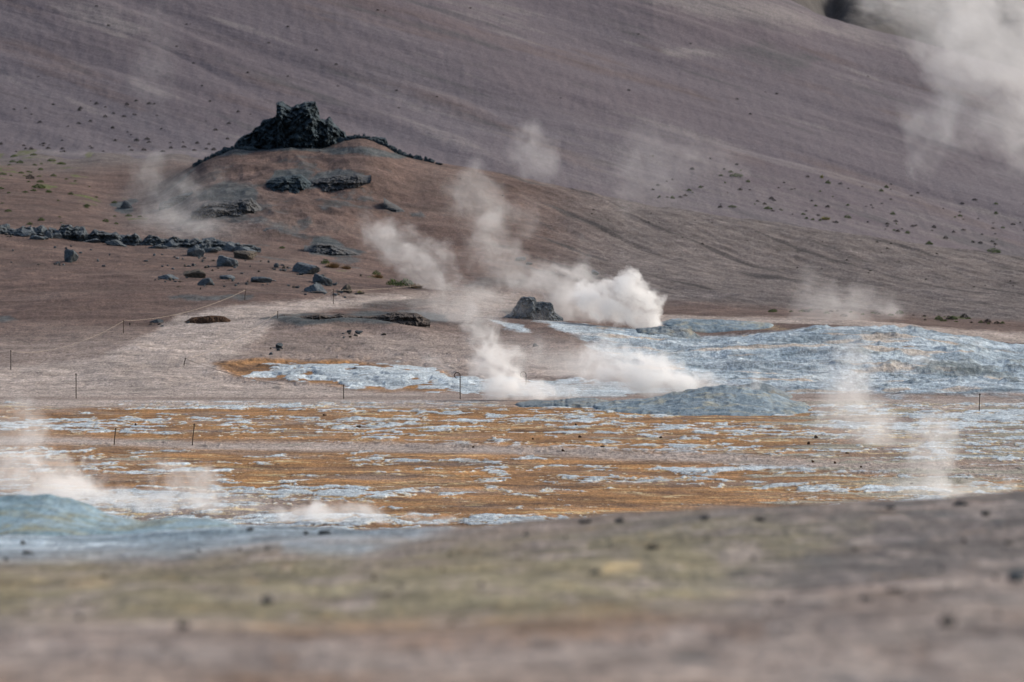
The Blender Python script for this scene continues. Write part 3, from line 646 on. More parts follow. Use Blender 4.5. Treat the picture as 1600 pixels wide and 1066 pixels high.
# slabs broken off the ledge
lp = [(rng.uniform(20, 405), 0) for _ in range(44)]
lp = [(x, np.interp(x, [0, 120, 200, 300, 412], [369, 377, 386, 392, 396]) + rng.uniform(-10, 2)) for x, _ in lp]
for p in hits(lp):
    rock('ledge_slab', p, rng.uniform(14, 38), rng.uniform(5, 13), rng.choice([M_dark, M_slate, M_slate]), 'dark angular slab broken from the long rock ledge', 'slab', 'slabs along the rock ledge', rng.randrange(7), rng.uniform(-0.5, 0.5), rng.uniform(-0.2, 0.25), 0.7)
# rubble about the crag
cpts = [(rng.uniform(305, 400), 0) for _ in range(34)] + [(rng.uniform(530, 690), 0) for _ in range(56)]
cpts = [(x, np.interp(x, [300, 340, 400, 530, 600, 690], [240, 234, 228, 228, 236, 256]) + rng.uniform(-3, 5)) for x, _ in cpts]
for (x, y) in cpts:
    p = at(x, y, 331.5); p.z = float(ground_h(np.array([p.x]), np.array([p.y]))[0])
    rock('rubble_stone', p, rng.uniform(5, 20), rng.uniform(3, 8), M_crag, 'dark rubble stone scattered at the foot of the crag', 'stone', 'rubble around the crag', rng.randrange(7), rng.uniform(0, 6))
# out of focus stones in the foreground (column, foot row, width, height, label)
FB = [
    (415, 944, 28, 22, 'dark round stone alone on the yellow grey foreground'),
    (1540, 806, 26, 18, 'dark stone on the foreground crest at the right'),
    (1590, 910, 46, 34, 'large dark stone cut by the right edge of the frame'),
    (1100, 812, 22, 14, 'dark stone on the foreground crest below the orange crust'),
    (970, 816, 22, 12, 'dark stone on the crest left of the orange crust end'),
    (915, 818, 20, 12, 'low dark stone at the crest beside white crust'),
    (821, 838, 18, 10, 'flat grey stone on the foreground in the middle'),
    (1022, 858, 28, 14, 'dark flat stone on the olive foreground patch'),
    (390, 830, 16, 11, 'dark stone on the pale blue clay at the left'),
    (478, 836, 13, 13, 'first of two dark stones side by side on blue clay'),
    (508, 836, 24, 14, 'wider of two dark stones side by side on blue clay'),
    (312, 862, 12, 7, 'tiny stone at the edge of the pale blue clay'),
    (42, 866, 28, 12, 'dark stone on pale blue clay near the left edge'),
    (286, 980, 24, 14, 'faint grey stone low in the left foreground'),
    (1480, 978, 32, 30, 'blurred grey green stone low at the right'),
    (1355, 940, 26, 16, 'dark stone amid grey gravel in the right foreground'),
    (1400, 925, 26, 15, 'dark stone upper right of another in grey gravel'),
    (1560, 965, 14, 14, 'small stone near the lower right corner'),
    (1500, 790, 30, 14, 'dark lump on the skyline of the foreground slope'),
    (1390, 795, 24, 10, 'low dark stone on the right part of the crest'),
    (1190, 815, 24, 12, 'grey stone just under the foreground crest'),
    (130, 945, 18, 9, 'small stone beside the yellow tint at left'),
    (1575, 850, 20, 10, 'thin dark stone below the right crest'),
    (930, 898, 24, 12, 'dark clod at the left of the sulphur patch'),
    (1230, 985, 16, 10, 'small grey stone in the lower right gravel'),
]
fh = hits([(q[0], q[1]) for q in FB])
for q, p in zip(FB, fh):
    rock('foreground_stone', p, q[2], q[3] * 0.5, M_slate if q[2] > 40 else M_fg, q[4], 'stone', 'blurred stones in the foreground', rng.randrange(7), rng.uniform(0, 6), 0.0)
fp = [(rng.uniform(0, 1600), rng.uniform(835, 1050)) for _ in range(46)]
for p in hits(fp):
    rock('pebble', p, rng.uniform(5, 13), rng.uniform(3, 7), rng.choice([M_fg, M_brown, M_brown]), 'tiny blurred pebble on the foreground gravel', 'pebble', 'pebbles on the foreground', rng.randrange(7), rng.uniform(0, 6))
pp = [(212, 665), (507, 650), (833, 687), (907, 684), (941, 699), (880, 706), (1264, 694), (1270, 723), (1305, 725), (1275, 684), (1325, 709), (1345, 731), (1425, 757), (900, 665), (1033, 685), (740, 700), (560, 668)]
for p in hits(pp):
    rock('flat_stone', p, rng.uniform(5, 9), rng.uniform(2.5, 4.5), M_red, 'small dark brown stone lying on the orange flat', 'stone', 'stones on the orange flat', rng.randrange(7), rng.uniform(0, 6))

# ------------------------------------------------------------------ plants
def shrub_mesh(name, seed, nleaf, col_a, col_b, grass=False):
    r = random.Random(seed); bm = bmesh.new()
    for i in range(nleaf):
        th = r.uniform(0, 6.28); rr = math.sqrt(r.random())
        if grass:
            b0 = Vector((math.cos(th) * rr * 0.7, math.sin(th) * rr * 0.7, 0)); tip = Vector((math.cos(th) * (rr * 0.8 + 0.25), math.sin(th) * (rr * 0.8 + 0.25), r.uniform(0.5, 1.0) * (1.1 - 0.5 * rr)))
            s_ = Vector((-math.sin(th), math.cos(th), 0)) * r.uniform(0.02, 0.05)
            bm.faces.new([bm.verts.new(b0 - s_), bm.verts.new(b0 + s_), bm.verts.new(tip)])
        else:
            h = r.random() ** 0.7 * (1 - 0.65 * rr * rr)
            c = Vector((math.cos(th) * rr, math.sin(th) * rr, h)); d = Vector((r.gauss(0, 1), r.gauss(0, 1), r.gauss(0.4, 0.8))).normalized()
            e = d.orthogonal().normalized(); e.rotate(Matrix.Rotation(r.uniform(0, 6), 3, d)); f = d.cross(e); s_ = r.uniform(0.06, 0.16)
            bm.faces.new([bm.verts.new(c + e * s_), bm.verts.new(c + f * s_ * 0.5), bm.verts.new(c - e * s_), bm.verts.new(c - f * s_ * 0.5)])
    me = bpy.data.meshes.new(name); bm.to_mesh(me); bm.free()
    m, n, b = material(name + '_mat'); P = n.new('ShaderNodeTexCoord').outputs['Object']
    n.put(b.inputs['Base Color'], n.mix(n.map(n.noise(P, 3, 3), 0.3, 0.7), col_a, col_b)); me.materials.append(m)
    return me
GREEN = [shrub_mesh('leafy_shrub', i, 340, (0.045, 0.075, 0.020), (0.10, 0.145, 0.045)) for i in range(2)]
DARK = [shrub_mesh('dry_shrub', 10 + i, 260, (0.020, 0.022, 0.018), (0.055, 0.05, 0.042)) for i in range(2)]
STRAW = [shrub_mesh('straw_grass', 20 + i, 320, (0.16, 0.10, 0.045), (0.25, 0.17, 0.09), True) for i in range(2)]
YEL = [shrub_mesh('yellow_grass', 30, 240, (0.16, 0.16, 0.04), (0.26, 0.24, 0.08), True)]
def plant(name, p, wpx, hpx, me, label, cat, group=None):
    o = bpy.data.objects.new(name, me); s = p.y / F
    o.scale = (wpx * s / 2, wpx * s / 2, hpx * s); o.rotation_euler = (0, 0, rng.uniform(0, 6.28)); o.location = p - Vector((0, 0, hpx * s * 0.08))
    return tag(link(o), label, cat, group)
PL = [
    (60, 294, 22, 8, 0, 'leafy_shrub', 'rounded green shrub on the left slope, larger of a pair', 'shrub'),
    (76, 301, 10, 5, 0, 'leafy_shrub', 'small green shrub just right of a larger green one', 'shrub'),
    (8, 244, 24, 6, 0, 'leafy_shrub', 'low green bush at the left edge under the hill', 'shrub'),
    (4, 273, 14, 4, 0, 'leafy_shrub', 'flat green clump at the left edge on brown soil', 'shrub'),
    (165, 347, 11, 6, 0, 'leafy_shrub', 'green tuft above the rock ledge', 'shrub'),
    (47, 280, 14, 9, 1, 'dry_shrub', 'dark round shrub above the paired green shrubs', 'shrub'),
    (81, 252, 14, 5, 0, 'leafy_shrub', 'low green shrub under the pale line of the hill foot', 'shrub'),
    (96, 257, 14, 5, 0, 'leafy_shrub', 'flat green shrub right of another under the hill foot', 'shrub'),
    (441, 388, 9, 4, 0, 'leafy_shrub', 'bright green tuft above the domed boulder', 'shrub'),
    (614, 446, 22, 12, 0, 'leafy_shrub', 'dark green rounded bush at the edge of the steam', 'shrub'),
    (634, 447, 26, 14, 0, 'leafy_shrub', 'larger olive bush touching a rounded one by the steam', 'shrub'),
    (590, 434, 22, 9, 2, 'straw_grass', 'straw tuft left of the two rounded bushes', 'grass tuft'),
    (520, 418, 28, 12, 2, 'straw_grass', 'orange straw tuft right of the domed boulder', 'grass tuft'),
    (540, 420, 22, 9, 2, 'straw_grass', 'paler straw tuft below the dark rocky gully', 'grass tuft'),
    (508, 412, 14, 8, 0, 'leafy_shrub', 'small green bush left of the orange straw tuft', 'shrub'),
    (588, 430, 14, 8, 0, 'leafy_shrub', 'small dark bush above a straw tuft', 'shrub'),
    (650, 450, 26, 10, 2, 'straw_grass', 'dry grass fringe right of the two rounded bushes', 'grass tuft'),
    (562, 458, 10, 6, 3, 'yellow_grass', 'pale yellow green tuft beside the square brown block', 'grass tuft'),
]
for q, p in zip(PL, hits([(q[0], q[1]) for q in PL])):
    plant(q[5], p, q[2], q[3], rng.choice([GREEN, DARK, STRAW, YEL][q[4]]), q[6], q[7])
# scattered ones no picture tells apart
def scatter(n_, fn, surf, name, meshes, wr, hr, label, group, cat='shrub'):
    pts = []
    while len(pts) < n_:
        x, y = fn()
        pts.append((x, y))
    for p in hits(pts, surf):
        w_ = rng.uniform(*wr); plant(name, p, w_, w_ * rng.uniform(*hr), rng.choice(meshes), label, cat, group)
scatter(70, lambda: (rng.uniform(0, 400) ** 1.0, 238 - 80 * rng.random() ** 1.6), 'hill', 'dry_shrub', DARK, (3.5, 9), (0.4, 0.7), 'tiny dark shrub dotted over the hillside left of the crag', 'dark shrubs left of the crag')
def rgt():
    x = 1000 + 620 * rng.random() ** 0.8
    return x, np.interp(x, [1000, 1300, 1600], [312, 352, 398]) - 4 - 75 * rng.random() ** 1.6
scatter(120, rgt, 'hill', 'dry_shrub', DARK + GREEN[:1], (3, 9), (0.35, 0.7), 'tiny dark shrub dotted over the pale lower right hillside', 'dark shrubs on the right hillside')
scatter(36, lambda: (rng.uniform(0, 1500), rng.uniform(10, 200)), 'hill', 'dry_shrub', DARK, (2.5, 6), (0.4, 0.6), 'tiny dark speck of shrub high on the big slope', 'dark shrubs high on the slope')
scatter(40, lambda: (lambda t: (rng.uniform(0, 60 + 190 * t), 242 + 110 * t))(rng.random()), 'ground', 'leafy_shrub', GREEN, (4, 12), (0.3, 0.5), 'small low green shrub on the slope above the rock ledge', 'green shrubs above the ledge')
scatter(34, lambda: (lambda x: (x, np.interp(x, [1180, 1400, 1600], [488, 496, 508]) + rng.uniform(-6, 2)))(rng.uniform(1180, 1600)), 'ground', 'leafy_shrub', GREEN + DARK[:1], (5, 14), (0.35, 0.6), 'low green shrub along the foot of the right slope', 'green shrubs at the right slope foot')
scatter(34, lambda: (lambda x: (x, np.interp(x, [700, 1000, 1600], [262, 326, 410]) + rng.uniform(0, 60)))(rng.uniform(700, 1600)), 'ground', 'dry_shrub', DARK, (2.5, 5.5), (0.4, 0.6), 'tiny dark shrub on the brown right flank of the knoll', 'dark shrubs on the knoll flank')
OS = [(1150, 276, 22, 6, 'long flat dark shrub on the open middle of the right hillside'), (1284, 278, 7, 8, 'lone yellowish tuft on the right hillside'), (1290, 343, 18, 8, 'wide dark green shrub below the lone yellowish tuft'), (1324, 341, 12, 6, 'dark shrub right of a wide green one on the hillside'),
      (1452, 382, 12, 6, 'round dark green shrub low on the right hillside'), (1200, 327, 14, 5, 'dark shrub near the left end of the lower right hillside'), (1144, 324, 14, 4, 'flat green shrub farthest left on the lower right hillside'), (1552, 395, 24, 8, 'broad grey green shrub patch near the right edge')]
for q, p in zip(OS, hits([(q[0], q[1]) for q in OS], 'hill')):
    plant('hillside_shrub', p, q[2], q[3], YEL[0] if 'yellow' in q[4] else GREEN[0], q[4], 'shrub')

# ------------------------------------------------------------------ rope fence
m, n, b = material('post_mat'); P = n.new('ShaderNodeTexCoord').outputs['Object']; n.put(b.inputs['Base Color'], n.mix(n.noise(P, 9, 3), (0.030, 0.024, 0.020), (0.09, 0.06, 0.045))); M_post = m
m, n, b = material('rope_mat'); P = n.new('ShaderNodeTexCoord').outputs['Object']; n.put(b.inputs['Base Color'], n.mix(n.noise(P, 30, 3), (0.28, 0.23, 0.185), (0.38, 0.32, 0.26))); M_rope = m
def tube(name, pts, r, mat, k=8):
    V = []; Fc = []
    for i, p in enumerate(pts):
        d = (pts[min(i + 1, len(pts) - 1)] - pts[max(i - 1, 0)]).normalized(); e = d.orthogonal().normalized(); f = d.cross(e)
        for j in range(k): a = 2 * math.pi * j / k; V.append(p + (e * math.cos(a) + f * math.sin(a)) * r)
    for i in range(len(pts) - 1):
        for j in range(k): Fc.append((i*k+j, i*k+(j+1) % k, (i+1)*k+(j+1) % k, (i+1)*k+j))
    me = mesh_from(name, V, Fc); bm = bmesh.new(); bm.from_mesh(me)
    bmesh.ops.holes_fill(bm, edges=[e for e in bm.edges if e.is_boundary]); bm.to_mesh(me); bm.free()
    me.materials.append(mat); return me
PS = [  # column, foot row, height px, lean px, label
    (17, 578, 31, 0, 'thin dark post farthest left beside the gravel'),
    (119, 623, 40, 0, 'tall thin post standing by the edge of the orange flat at left'),
    (193, 521, 21, 0, 'thin post in the middle of the left rope line'),
    (382, 469, 17, 2, 'thin post at the top of the left rope line'),
    (521, 475, 23, 0, 'thin post on the right side of the path top'),
    (434, 497, 10, 0, 'short post above the path rock step'),
    (287, 571, 11, 3, 'short leaning post by the rust edged crust'),
    (178, 695, 26, 3, 'shorter left post of two on the orange flat'),
    (300, 696, 34, 4, 'taller right post of two on the orange flat'),
    (537, 623, 22, 0, 'faint thin post below the white crust'),
    (1530, 642, 27, 1, 'thin post on the pink path at the far right'),
]
tops = {}
for q, p in zip(PS, hits([(q[0], q[1]) for q in PS])):
    s = p.y / F; h = q[2] * s
    root = bpy.data.objects.new('rope_post', None); root.location = p; root.empty_display_size = 0.2; tag(link(root), q[4], 'post', 'posts of the rope fence')
    tip = Vector((q[3] * s, 0, h))
    o = bpy.data.objects.new('stake', tube('stake', [Vector((0, 0, -0.15)), tip * 0.3, tip * 0.7, tip], 0.016, M_post)); link(o, root)
    ring = [tip * 0.94 + Vector((0.03 * math.cos(a), 0, 0.03 * math.sin(a))) for a in np.linspace(0, 6.2, 12)]
    o = bpy.data.objects.new('eyelet', tube('eyelet', ring, 0.007, M_post, 6)); link(o, root)
    tops[q[0]] = p + tip * 0.93
def hook(px, py, hpx, label):
    p = hits([(px, py)])[0]; s = p.y / F; h = hpx * s; r = 4.5 * s
    root = bpy.data.objects.new('hook_post', None); root.location = p; tag(link(root), label, 'post')
    link(bpy.data.objects.new('stake', tube('stake', [Vector((0, 0, -0.15)), Vector((0, 0, h * 0.5)), Vector((0, 0, h - r))], 0.019, M_post)), root)
    arc = [Vector((-r + r * math.cos(a), 0, h - r + r * math.sin(a))) for a in np.linspace(0, 4.4, 18)]
    link(bpy.data.objects.new('crook', tube('crook', arc, 0.017, M_post)), root)
hook(719, 624, 42, 'rusty iron post with a crook shaped top by the white crust')
hook(822, 601, 20, 'crook topped iron post half hidden in steam')
def rope(a, b, sag, label):
    pts = [a.lerp(b, t) - Vector((0, 0, sag * 4 * t * (1 - t))) for t in np.linspace(0, 1, 24)]
    mid_ = a.lerp(b, 0.5)
    o = bpy.data.objects.new('rope', tube('rope', [q - mid_ for q in pts], 0.008, M_rope, 6)); o.location = mid_
    tag(link(o), label, 'rope', 'ropes of the path fence')
def gp(px, py, up=0.25):
    p = hits([(px, py)])[0]; return p + Vector((0, 0, up))
rope(tops[382], tops[193], 0.35, 'pale rope sagging down the left side of the path')
rope(tops[193], gp(90, 548, 0.1), 0.15, 'pale rope falling to the gravel from the middle left post')
rope(tops[382], tops[521], 0.12, 'pale rope crossing the top of the path between two posts')
rope(tops[521], gp(474, 478, 0.1), 0.05, 'short pale rope slanting down left from the path top post')
rope(tops[521], gp(672, 452, 0.3), 0.1, 'faint rope running right from the path top post into steam')
rope(tops[434], tops[287], 0.3, 'pale rope sagging along the right side of the path')
rope(tops[287], gp(440, 606, 0.12), 0.12, 'thin rope leading right past the rust edged crust')
rope(gp(90, 548, 0.1), tops[17], 0.1, 'slack rope between the left gravel and the farthest left post')

# ------------------------------------------------------------------ mud mounds
def mound_mat(name, a, bcol, ccol):
    m, n, b = material(name); P = n.new('ShaderNodeTexCoord').outputs['Object']
    f = n.noise(P, 1.1, 6, 0.7); g = n.noise(n.v('MULTIPLY', P, (1, 0.3, 1)), 9, 4, 0.8); st = n.noise(n.v('MULTIPLY', P, (0.6, 0.6, 2.0)), 1.4, 6, 0.7, 0.8)
    col = n.mix(n.map(f, 0.35, 0.65), a, bcol); col = n.mix(n.map(st, 0.50, 0.66, 0, 0.9), col, ccol)
    cc = n.new('ShaderNodeCombineColor'); gr = n.map(g, 0.28, 0.72, 0.6, 1.4)
    for i in range(3): n.put(cc.inputs[i], gr)
    n.put(b.inputs['Base Color'], n.mix(1.0, col, cc.outputs[0], 'MULTIPLY')); bump(n, b, n.m('ADD', g, n.m('MULTIPLY', f, 2)), 0.35, 0.1); return m
M_mud = mound_mat('mud_mat', (0.085, 0.125, 0.155), (0.21, 0.265, 0.30), (0.28, 0.275, 0.215))
M_mud2 = mound_mat('dark_mud_mat', (0.10, 0.13, 0.145), (0.19, 0.22, 0.235), (0.22, 0.20, 0.15))
M_mud3 = mound_mat('teal_mud_mat', (0.10, 0.165, 0.195), (0.22, 0.305, 0.355), (0.20, 0.20, 0.13))
def mound(name, Yc, sky, foot, half, mat, label, n_=170, r_=90, rough=0.16):
    """a heap whose skyline and foot are given; sits on the ground"""
    x0, x1 = sky[0][0], sky[-1][0]; s = Yc / F
    xs = np.linspace((x0 - 800) * s, (x1 - 800) * s, n_); ys = np.linspace(-half, half, r_)
    X, Yv = np.meshgrid(xs, ys); Yv = Yv + Yc
    g = ground_h(X, Yv); px = 800 + X / Yc * F
    top = np.interp(px, [p[0] for p in sky], [p[1] for p in sky]); dy = 533 - top
    zt = CH + (-F * sp + dy * cp) / (F * cp + dy * sp) * Yc
    gc = ground_h(X, np.full_like(X, Yc))
    ux = np.clip((px - x0) / (x1 - x0), 0, 1); oval = np.clip(4 * ux * (1 - ux), 0, 1) ** 0.45
    t = np.clip(np.abs(Yv - Yc) / (half * np.maximum(oval , 0.05)), 0, 1); prof = np.clip(1 - t, 0, 1) ** 1.5 * (1 + 0.45 * t) 
    hgt = np.maximum(zt - gc, 0) * prof * sst(0, 40, np.minimum(px - x0, x1 - px))
    hgt = hgt * (1 + rough * fbm(X / 1.3, Yv / 1.3, 4, 130)) + 0.2 * rough * fbm(X / 0.35, Yv / 0.35, 3, 131) * np.clip(hgt * 4, 0, 1)
    edge = np.minimum(hgt / 0.06, np.minimum(px - x0, x1 - px) / 12)
    Zm = g + hgt - 0.25 * (1 - np.clip(edge, 0, 1)) + 0.01
    o0 = Vector((float(xs.mean()), Yc, float(g.mean())))
    V = np.stack([X - o0.x, Yv - o0.y, Zm - o0.z], -1).reshape(-1, 3)
    me = mesh_from(name, V, grid_faces(r_, n_)); me.materials.append(mat); o = bpy.data.objects.new(name, me); o.location = o0
    return tag(link(o), label, 'mud mound', 'mud mounds')
mound('mud_mound', 189, [(900, 635), (950, 629), (990, 625), (1030, 620), (1060, 613), (1100, 607), (1130, 603), (1155, 603), (1180, 607), (1210, 616), (1240, 627), (1275, 636), (1310, 640)], 0, 7.5, M_mud, 'blue grey mud mound with steam rising from its crest')
mound('mud_mound', 191, [(780, 632), (830, 628), (870, 626), (905, 622), (930, 623), (965, 629), (1010, 634)], 0, 3.5, M_mud2, 'low dark mud mound left of the blue grey one')
mound('mud_mound', 197, [(1110, 622), (1150, 604), (1180, 597), (1205, 603), (1230, 615), (1262, 628), (1290, 634)], 0, 3.0, M_mud2, 'darker blue ridge just behind the steaming mound')
mound('mud_mound', 76, [(-260, 840), (-160, 800), (-60, 782), (0, 777), (40, 774), (75, 773), (105, 779), (135, 789), (165, 805), (220, 815), (270, 808), (330, 812), (400, 830)], 0, 6, M_mud3, 'blurred teal clay heap at the left edge of the foreground', rough=0.10)
mound('mud_mound', 240.5, [(930, 522), (990, 514), (1040, 510), (1075, 512), (1110, 520)], 0, 2.2, M_mud2, 'dark rim of the main vent under the dense white steam')

mound('mud_mound', 247.5, [(1010, 512), (1030, 503), (1050, 498), (1100, 499), (1150, 502), (1200, 505), (1216, 509), (1250, 516)], 0, 3.5, M_mud, 'blue clay bank right of the main vent')
# ------------------------------------------------------------------ steam
def steam(Y, blobs, dens, label, warp=0.9, wscale=0.45, erode=0.35, nscale=0.9, soft=0.5, thick=0.8, detail=4, aniso=0.2, sharp=False):
    """blobs: (column, row, half width px, half height px, weight) at distance Y"""
    s = Y / F; o0 = at(blobs[0][0], blobs[0][1], Y)
    bm = bmesh.new(); loc = []
    for (px, py, rx, ry, w_) in blobs:
        c = at(px, py, Y) - o0; r = Vector((rx * s, thick * s * (rx + ry) / 2, ry * s)); loc.append((c, r, w_))
        ret = bmesh.ops.create_icosphere(bm, subdivisions=3, radius=1.0)
        g_ = 0.32 * warp
        for v in ret['verts']: v.co = Vector((v.co.x * (r.x + g_), v.co.y * (r.y + g_), v.co.z * (r.z + g_))) + c
    me = bpy.data.meshes.new('steam'); bm.to_mesh(me); bm.free()
    o = bpy.data.objects.new('steam_plume', me); o.location = o0; link(o)
    if len(blobs) > 1:
        rm = o.modifiers.new('remesh', 'REMESH'); rm.mode = 'VOXEL'; rm.voxel_size = max(min(b_[2] for b_ in blobs) * s / 5, 0.06)
        bpy.context.view_layer.update()
        me2 = bpy.data.meshes.new_from_object(o.evaluated_get(bpy.context.evaluated_depsgraph_get())); o.modifiers.clear(); o.data = me2
        bpy.data.meshes.remove(me)
    m = bpy.data.materials.new('steam_mat'); m.use_nodes = True; t = m.node_tree; n = N(t)
    t.nodes.remove(t.nodes['Principled BSDF'])
    vol = n.new('ShaderNodeVolumePrincipled'); vol.inputs['Color'].default_value = (0.992, 0.984, 0.970, 1); vol.inputs['Anisotropy'].default_value = aniso
    P = n.new('ShaderNodeTexCoord').outputs['Object']
    W = n.v('SUBTRACT', n.noise(P, wscale, 3, 0.6, color=True), (0.5, 0.5, 0.5)); P2 = n.v('ADD', P, n.v('SCALE', W, warp * 2))
    acc = None
    for c, r, w_ in loc:
        q = n.v('DIVIDE', n.v('SUBTRACT', P2, tuple(c)), tuple(r * 0.97)); l2 = n.v('DOT_PRODUCT', q, q)
        v_ = n.m('MULTIPLY', n.m('MAXIMUM', n.m('SUBTRACT', 1.0, l2), 0.0), w_)
        acc = v_ if acc is None else n.m('ADD', acc, v_)
    nn = n.noise(n.v('ADD', P, n.v('SCALE', W, warp * 1.2)), nscale, detail, 0.66, 0.5)
    e = n.m('SUBTRACT', acc, n.m('MULTIPLY', n.map(nn, 0.32, 0.68, 0, 1), erode))
    al = n.v('DOT_PRODUCT', P2, (-0.86, 0.1, 0.5)); ac = n.v('DOT_PRODUCT', P2, (0.5, 0.1, 0.86)); cxyz = n.new('ShaderNodeCombineXYZ')
    n.put(cxyz.inputs[0], n.m('MULTIPLY', al, 0.40)); n.put(cxyz.inputs[1], ac); cxyz.inputs[2].default_value = 3.7
    wsp = n.noise(cxyz.outputs[0], nscale * 1.5, 5, 0.6, 0.4)
    d = n.m('MULTIPLY', n.map(e, 0.0, soft, 0, dens, smooth=True), n.map(wsp, 0.33, 0.66, 0.2, 1.55))
    n.put(vol.inputs['Density'], d); t.links.new(vol.outputs[0], t.nodes['Material Output'].inputs['Volume'])
    o.data.materials.clear(); o.data.materials.append(m)
    return tag(o, label, 'steam', 'steam plumes')

# dense main vent
steam(243, [(1008, 490, 36, 32, 1.0), (1022, 476, 26, 28, 1.0), (1000, 456, 30, 30, 1.0), (982, 434, 24, 26, 1.0), (966, 452, 40, 34, 0.9), (962, 488, 50, 30, 0.9), (935, 468, 50, 38, 0.7), (1010, 506, 38, 14, 1.0), (905, 455, 50, 36, 0.5)], 2.1,
      'dense white billowing steam column over the main vent', warp=0.5, wscale=1.4, erode=0.8, nscale=1.35, soft=0.6, detail=6)
steam(246, [(915, 462, 76, 50, 0.9), (865, 448, 80, 44, 0.8), (900, 490, 80, 28, 0.7), (825, 425, 70, 44, 0.6), (900, 405, 70, 60, 0.45)], 0.42,
      'thinner steam trailing left from the dense main column', warp=1.0, wscale=0.7, erode=0.6, nscale=0.9, soft=0.9, detail=6)
steam(194, [(1040, 588, 76, 36, 1.0), (1085, 600, 56, 20, 1.0), (1000, 588, 74, 38, 0.9), (950, 562, 76, 46, 0.7), (915, 600, 66, 28, 0.6), (1120, 588, 40, 22, 0.5), (1010, 555, 70, 30, 0.4)], 2.1,
      'bright steam bank behind the blue grey mud mound', warp=0.7, wscale=1.1, erode=0.6, nscale=1.3, soft=0.9, detail=6)
steam(194.5, [(815, 610, 76, 26, 1.0), (780, 580, 66, 56, 0.9), (760, 535, 56, 56, 0.6), (865, 612, 60, 24, 0.8), (740, 480, 50, 60, 0.35)], 1.7,
      'steam leaning left above the low dark mud mound', warp=0.8, wscale=0.9, erode=0.6, nscale=1.1, soft=1.0, detail=6)
steam(272, [(580, 352, 50, 34, 0.7), (625, 382, 70, 52, 0.9), (672, 410, 66, 50, 0.9), (695, 450, 66, 32, 0.8), (640, 440, 60, 30, 0.4)], 0.55,
      'drifting pale steam cloud low on the knoll at left of centre', warp=1.1, wscale=0.6, erode=0.6, nscale=0.9, soft=1.0, detail=6)
steam(274, [(770, 405, 70, 50, 0.9), (830, 430, 66, 36, 0.8), (740, 330, 64, 84, 0.6), (800, 345, 80, 76, 0.6), (715, 285, 56, 60, 0.45), (770, 255, 60, 60, 0.3)], 0.3,
      'faint upright steam veil over the middle of the knoll', warp=1.3, wscale=0.5, erode=0.55, nscale=0.7, soft=1.0, detail=6)
steam(240, [(700, 470, 100, 44, 0.7), (780, 455, 90, 40, 0.7), (660, 520, 90, 50, 0.5), (740, 510, 80, 44, 0.6), (640, 575, 90, 36, 0.35), (840, 490, 60, 30, 0.5)], 0.32,
      'thin ground steam left of the blocky grey outcrop', warp=1.0, wscale=0.6, erode=0.5, nscale=0.8, soft=1.0, detail=5)
steam(330, [(840, 235, 54, 54, 0.9), (812, 218, 50, 44, 0.7), (850, 280, 50, 56, 0.6)], 0.15,
      'small faint steam puff against the hillside above the knoll', warp=1.3, wscale=0.5, erode=0.55, nscale=0.8, soft=1.0, detail=6)
steam(320, [(1030, 240, 100, 80, 0.8), (1130, 250, 80, 60, 0.7), (1000, 300, 80, 70, 0.6)], 0.085,
      'very faint wide steam veil on the middle of the hillside', warp=1.8, wscale=0.35, erode=0.5, nscale=0.5, soft=1.0, detail=5)
steam(260, [(1268, 460, 54, 60, 0.9), (1340, 470, 76, 52, 0.9), (1310, 497, 110, 34, 0.6), (1395, 485, 50, 42, 0.5)], 0.2,
      'thin warm steam patch right of the main vent against the slope', warp=1.2, wscale=0.6, erode=0.55, nscale=0.8, soft=1.0, detail=6)
steam(360, [(1560, 50, 170, 130, 1.0), (1480, 30, 140, 90, 0.8), (1540, 150, 120, 110, 0.8), (1450, 190, 66, 100, 0.7), (1650, 160, 120, 150, 0.9), (1442, 250, 44, 66, 0.5), (1560, 250, 120, 80, 0.45), (1400, -10, 120, 66, 0.6), (1680, 20, 130, 130, 1.0)], 0.17,
      'great steam cloud filling the top right corner', warp=2.6, wscale=0.26, erode=0.6, nscale=0.35, soft=1.0, detail=6)
steam(165, [(1340, 650, 80, 70, 0.8), (1310, 590, 70, 70, 0.7), (1410, 690, 80, 60, 0.7), (1350, 540, 60, 70, 0.5), (1250, 660, 70, 40, 0.4)], 0.7,
      'thin steam over the flat below the right crust', warp=0.8, wscale=0.9, erode=0.5, nscale=1.0, soft=1.0, detail=6)
steam(138, [(1455, 705, 66, 64, 1.0), (1430, 765, 110, 34, 0.8), (1540, 768, 110, 26, 0.7), (1480, 665, 56, 46, 0.6)], 0.95,
      'upright steam wisp rising behind the foreground crest at right', warp=0.7, wscale=1.1, erode=0.55, nscale=1.2, soft=1.0, detail=6)
steam(126, [(60, 745, 120, 50, 0.9), (10, 690, 90, 80, 0.6), (140, 775, 120, 34, 0.9), (55, 790, 110, 26, 0.7), (100, 690, 60, 60, 0.35), (40, 650, 50, 60, 0.4)], 1.6,
      'steam drifting behind the teal clay heap at the left edge', warp=0.7, wscale=1.1, erode=0.6, nscale=1.2, soft=1.0, detail=6)
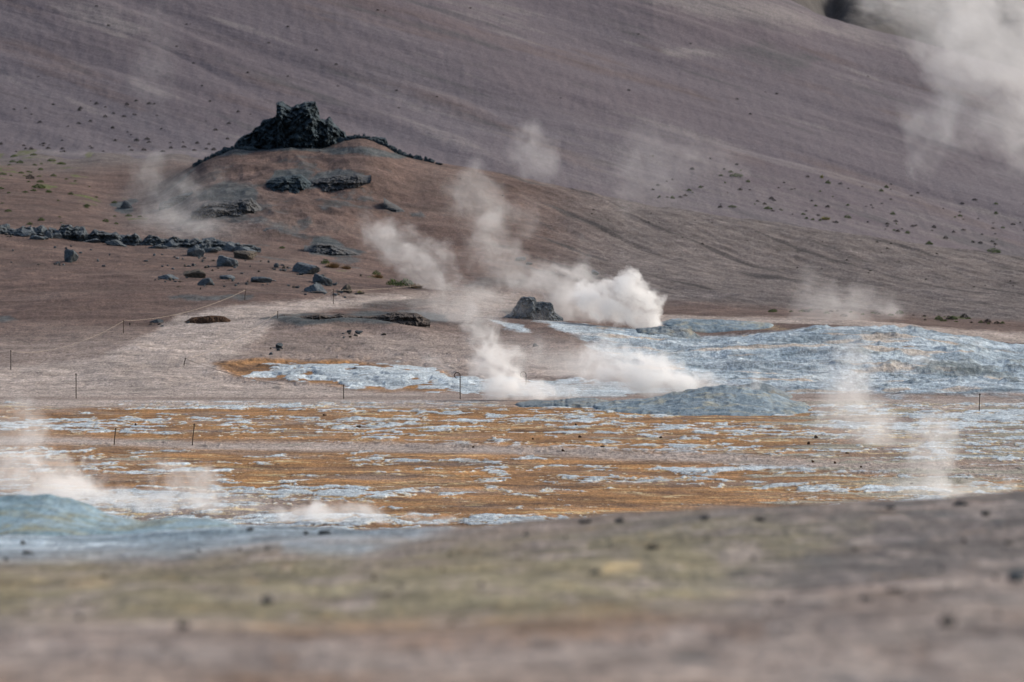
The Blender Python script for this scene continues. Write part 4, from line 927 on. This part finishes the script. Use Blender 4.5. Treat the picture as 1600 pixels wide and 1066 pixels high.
steam(130, [(290, 755, 86, 40, 0.8), (355, 782, 80, 28, 0.8), (230, 785, 110, 28, 0.8), (450, 805, 120, 20, 0.6), (610, 810, 120, 18, 0.5), (240, 720, 60, 30, 0.4), (150, 740, 80, 36, 0.6), (330, 735, 50, 30, 0.5), (520, 800, 120, 24, 0.6), (700, 808, 90, 18, 0.4)], 1.6,
      'low wispy steam over the pale ground left of centre', warp=0.6, wscale=1.2, erode=0.6, nscale=1.4, soft=0.95, detail=6)
steam(295, [(250, 300, 80, 70, 0.7), (300, 350, 110, 44, 0.7), (330, 290, 80, 50, 0.6), (220, 240, 50, 70, 0.4)], 0.2,
      'smoky haze in the grey gully left of the knoll', warp=1.3, wscale=0.5, erode=0.5, nscale=0.7, soft=1.0, detail=5)
steam(380, [(250, 60, 60, 110, 0.6), (230, 150, 60, 90, 0.5)], 0.045,
      'faint upright vapour streak on the hillside at upper left', warp=1.5, wscale=0.4, erode=0.4, nscale=0.6, soft=1.0)
steam(192, [(1182, 594, 13, 22, 0.9), (1166, 606, 24, 12, 0.8)], 1.4,
      'small wisp rising from the crest of the mud mound', warp=0.22, wscale=3, erode=0.5, nscale=3.5, soft=0.9)
steam(232, [(1535, 548, 12, 10, 1.0), (1526, 536, 14, 10, 0.6), (1558, 552, 8, 8, 0.9)], 2.0,
      'small white steam puff on the right blue crust', warp=0.2, wscale=2.5, erode=0.45, nscale=3, soft=0.8)
steam(222, [(1450, 572, 38, 20, 0.7), (1430, 558, 40, 20, 0.6), (1490, 588, 34, 9, 0.9)], 0.6,
      'thin low steam drift over the right blue crust', warp=0.35, wscale=1.6, erode=0.5, nscale=2, soft=0.9)
steam(205, [(690, 575, 46, 34, 0.7), (630, 560, 60, 40, 0.5)], 0.32,
      'faint steam above the right end of the white crust', warp=0.5, wscale=1.3, erode=0.5, nscale=1.5, soft=1.0)

steam(212, [(850, 560, 150, 60, 0.7), (960, 580, 120, 50, 0.7), (740, 600, 120, 40, 0.6), (900, 610, 130, 24, 0.6)], 0.3,
      'broad thin veil of steam between the vents and the white crust', warp=1.2, wscale=0.6, erode=0.5, nscale=0.8, soft=1.0, detail=5)
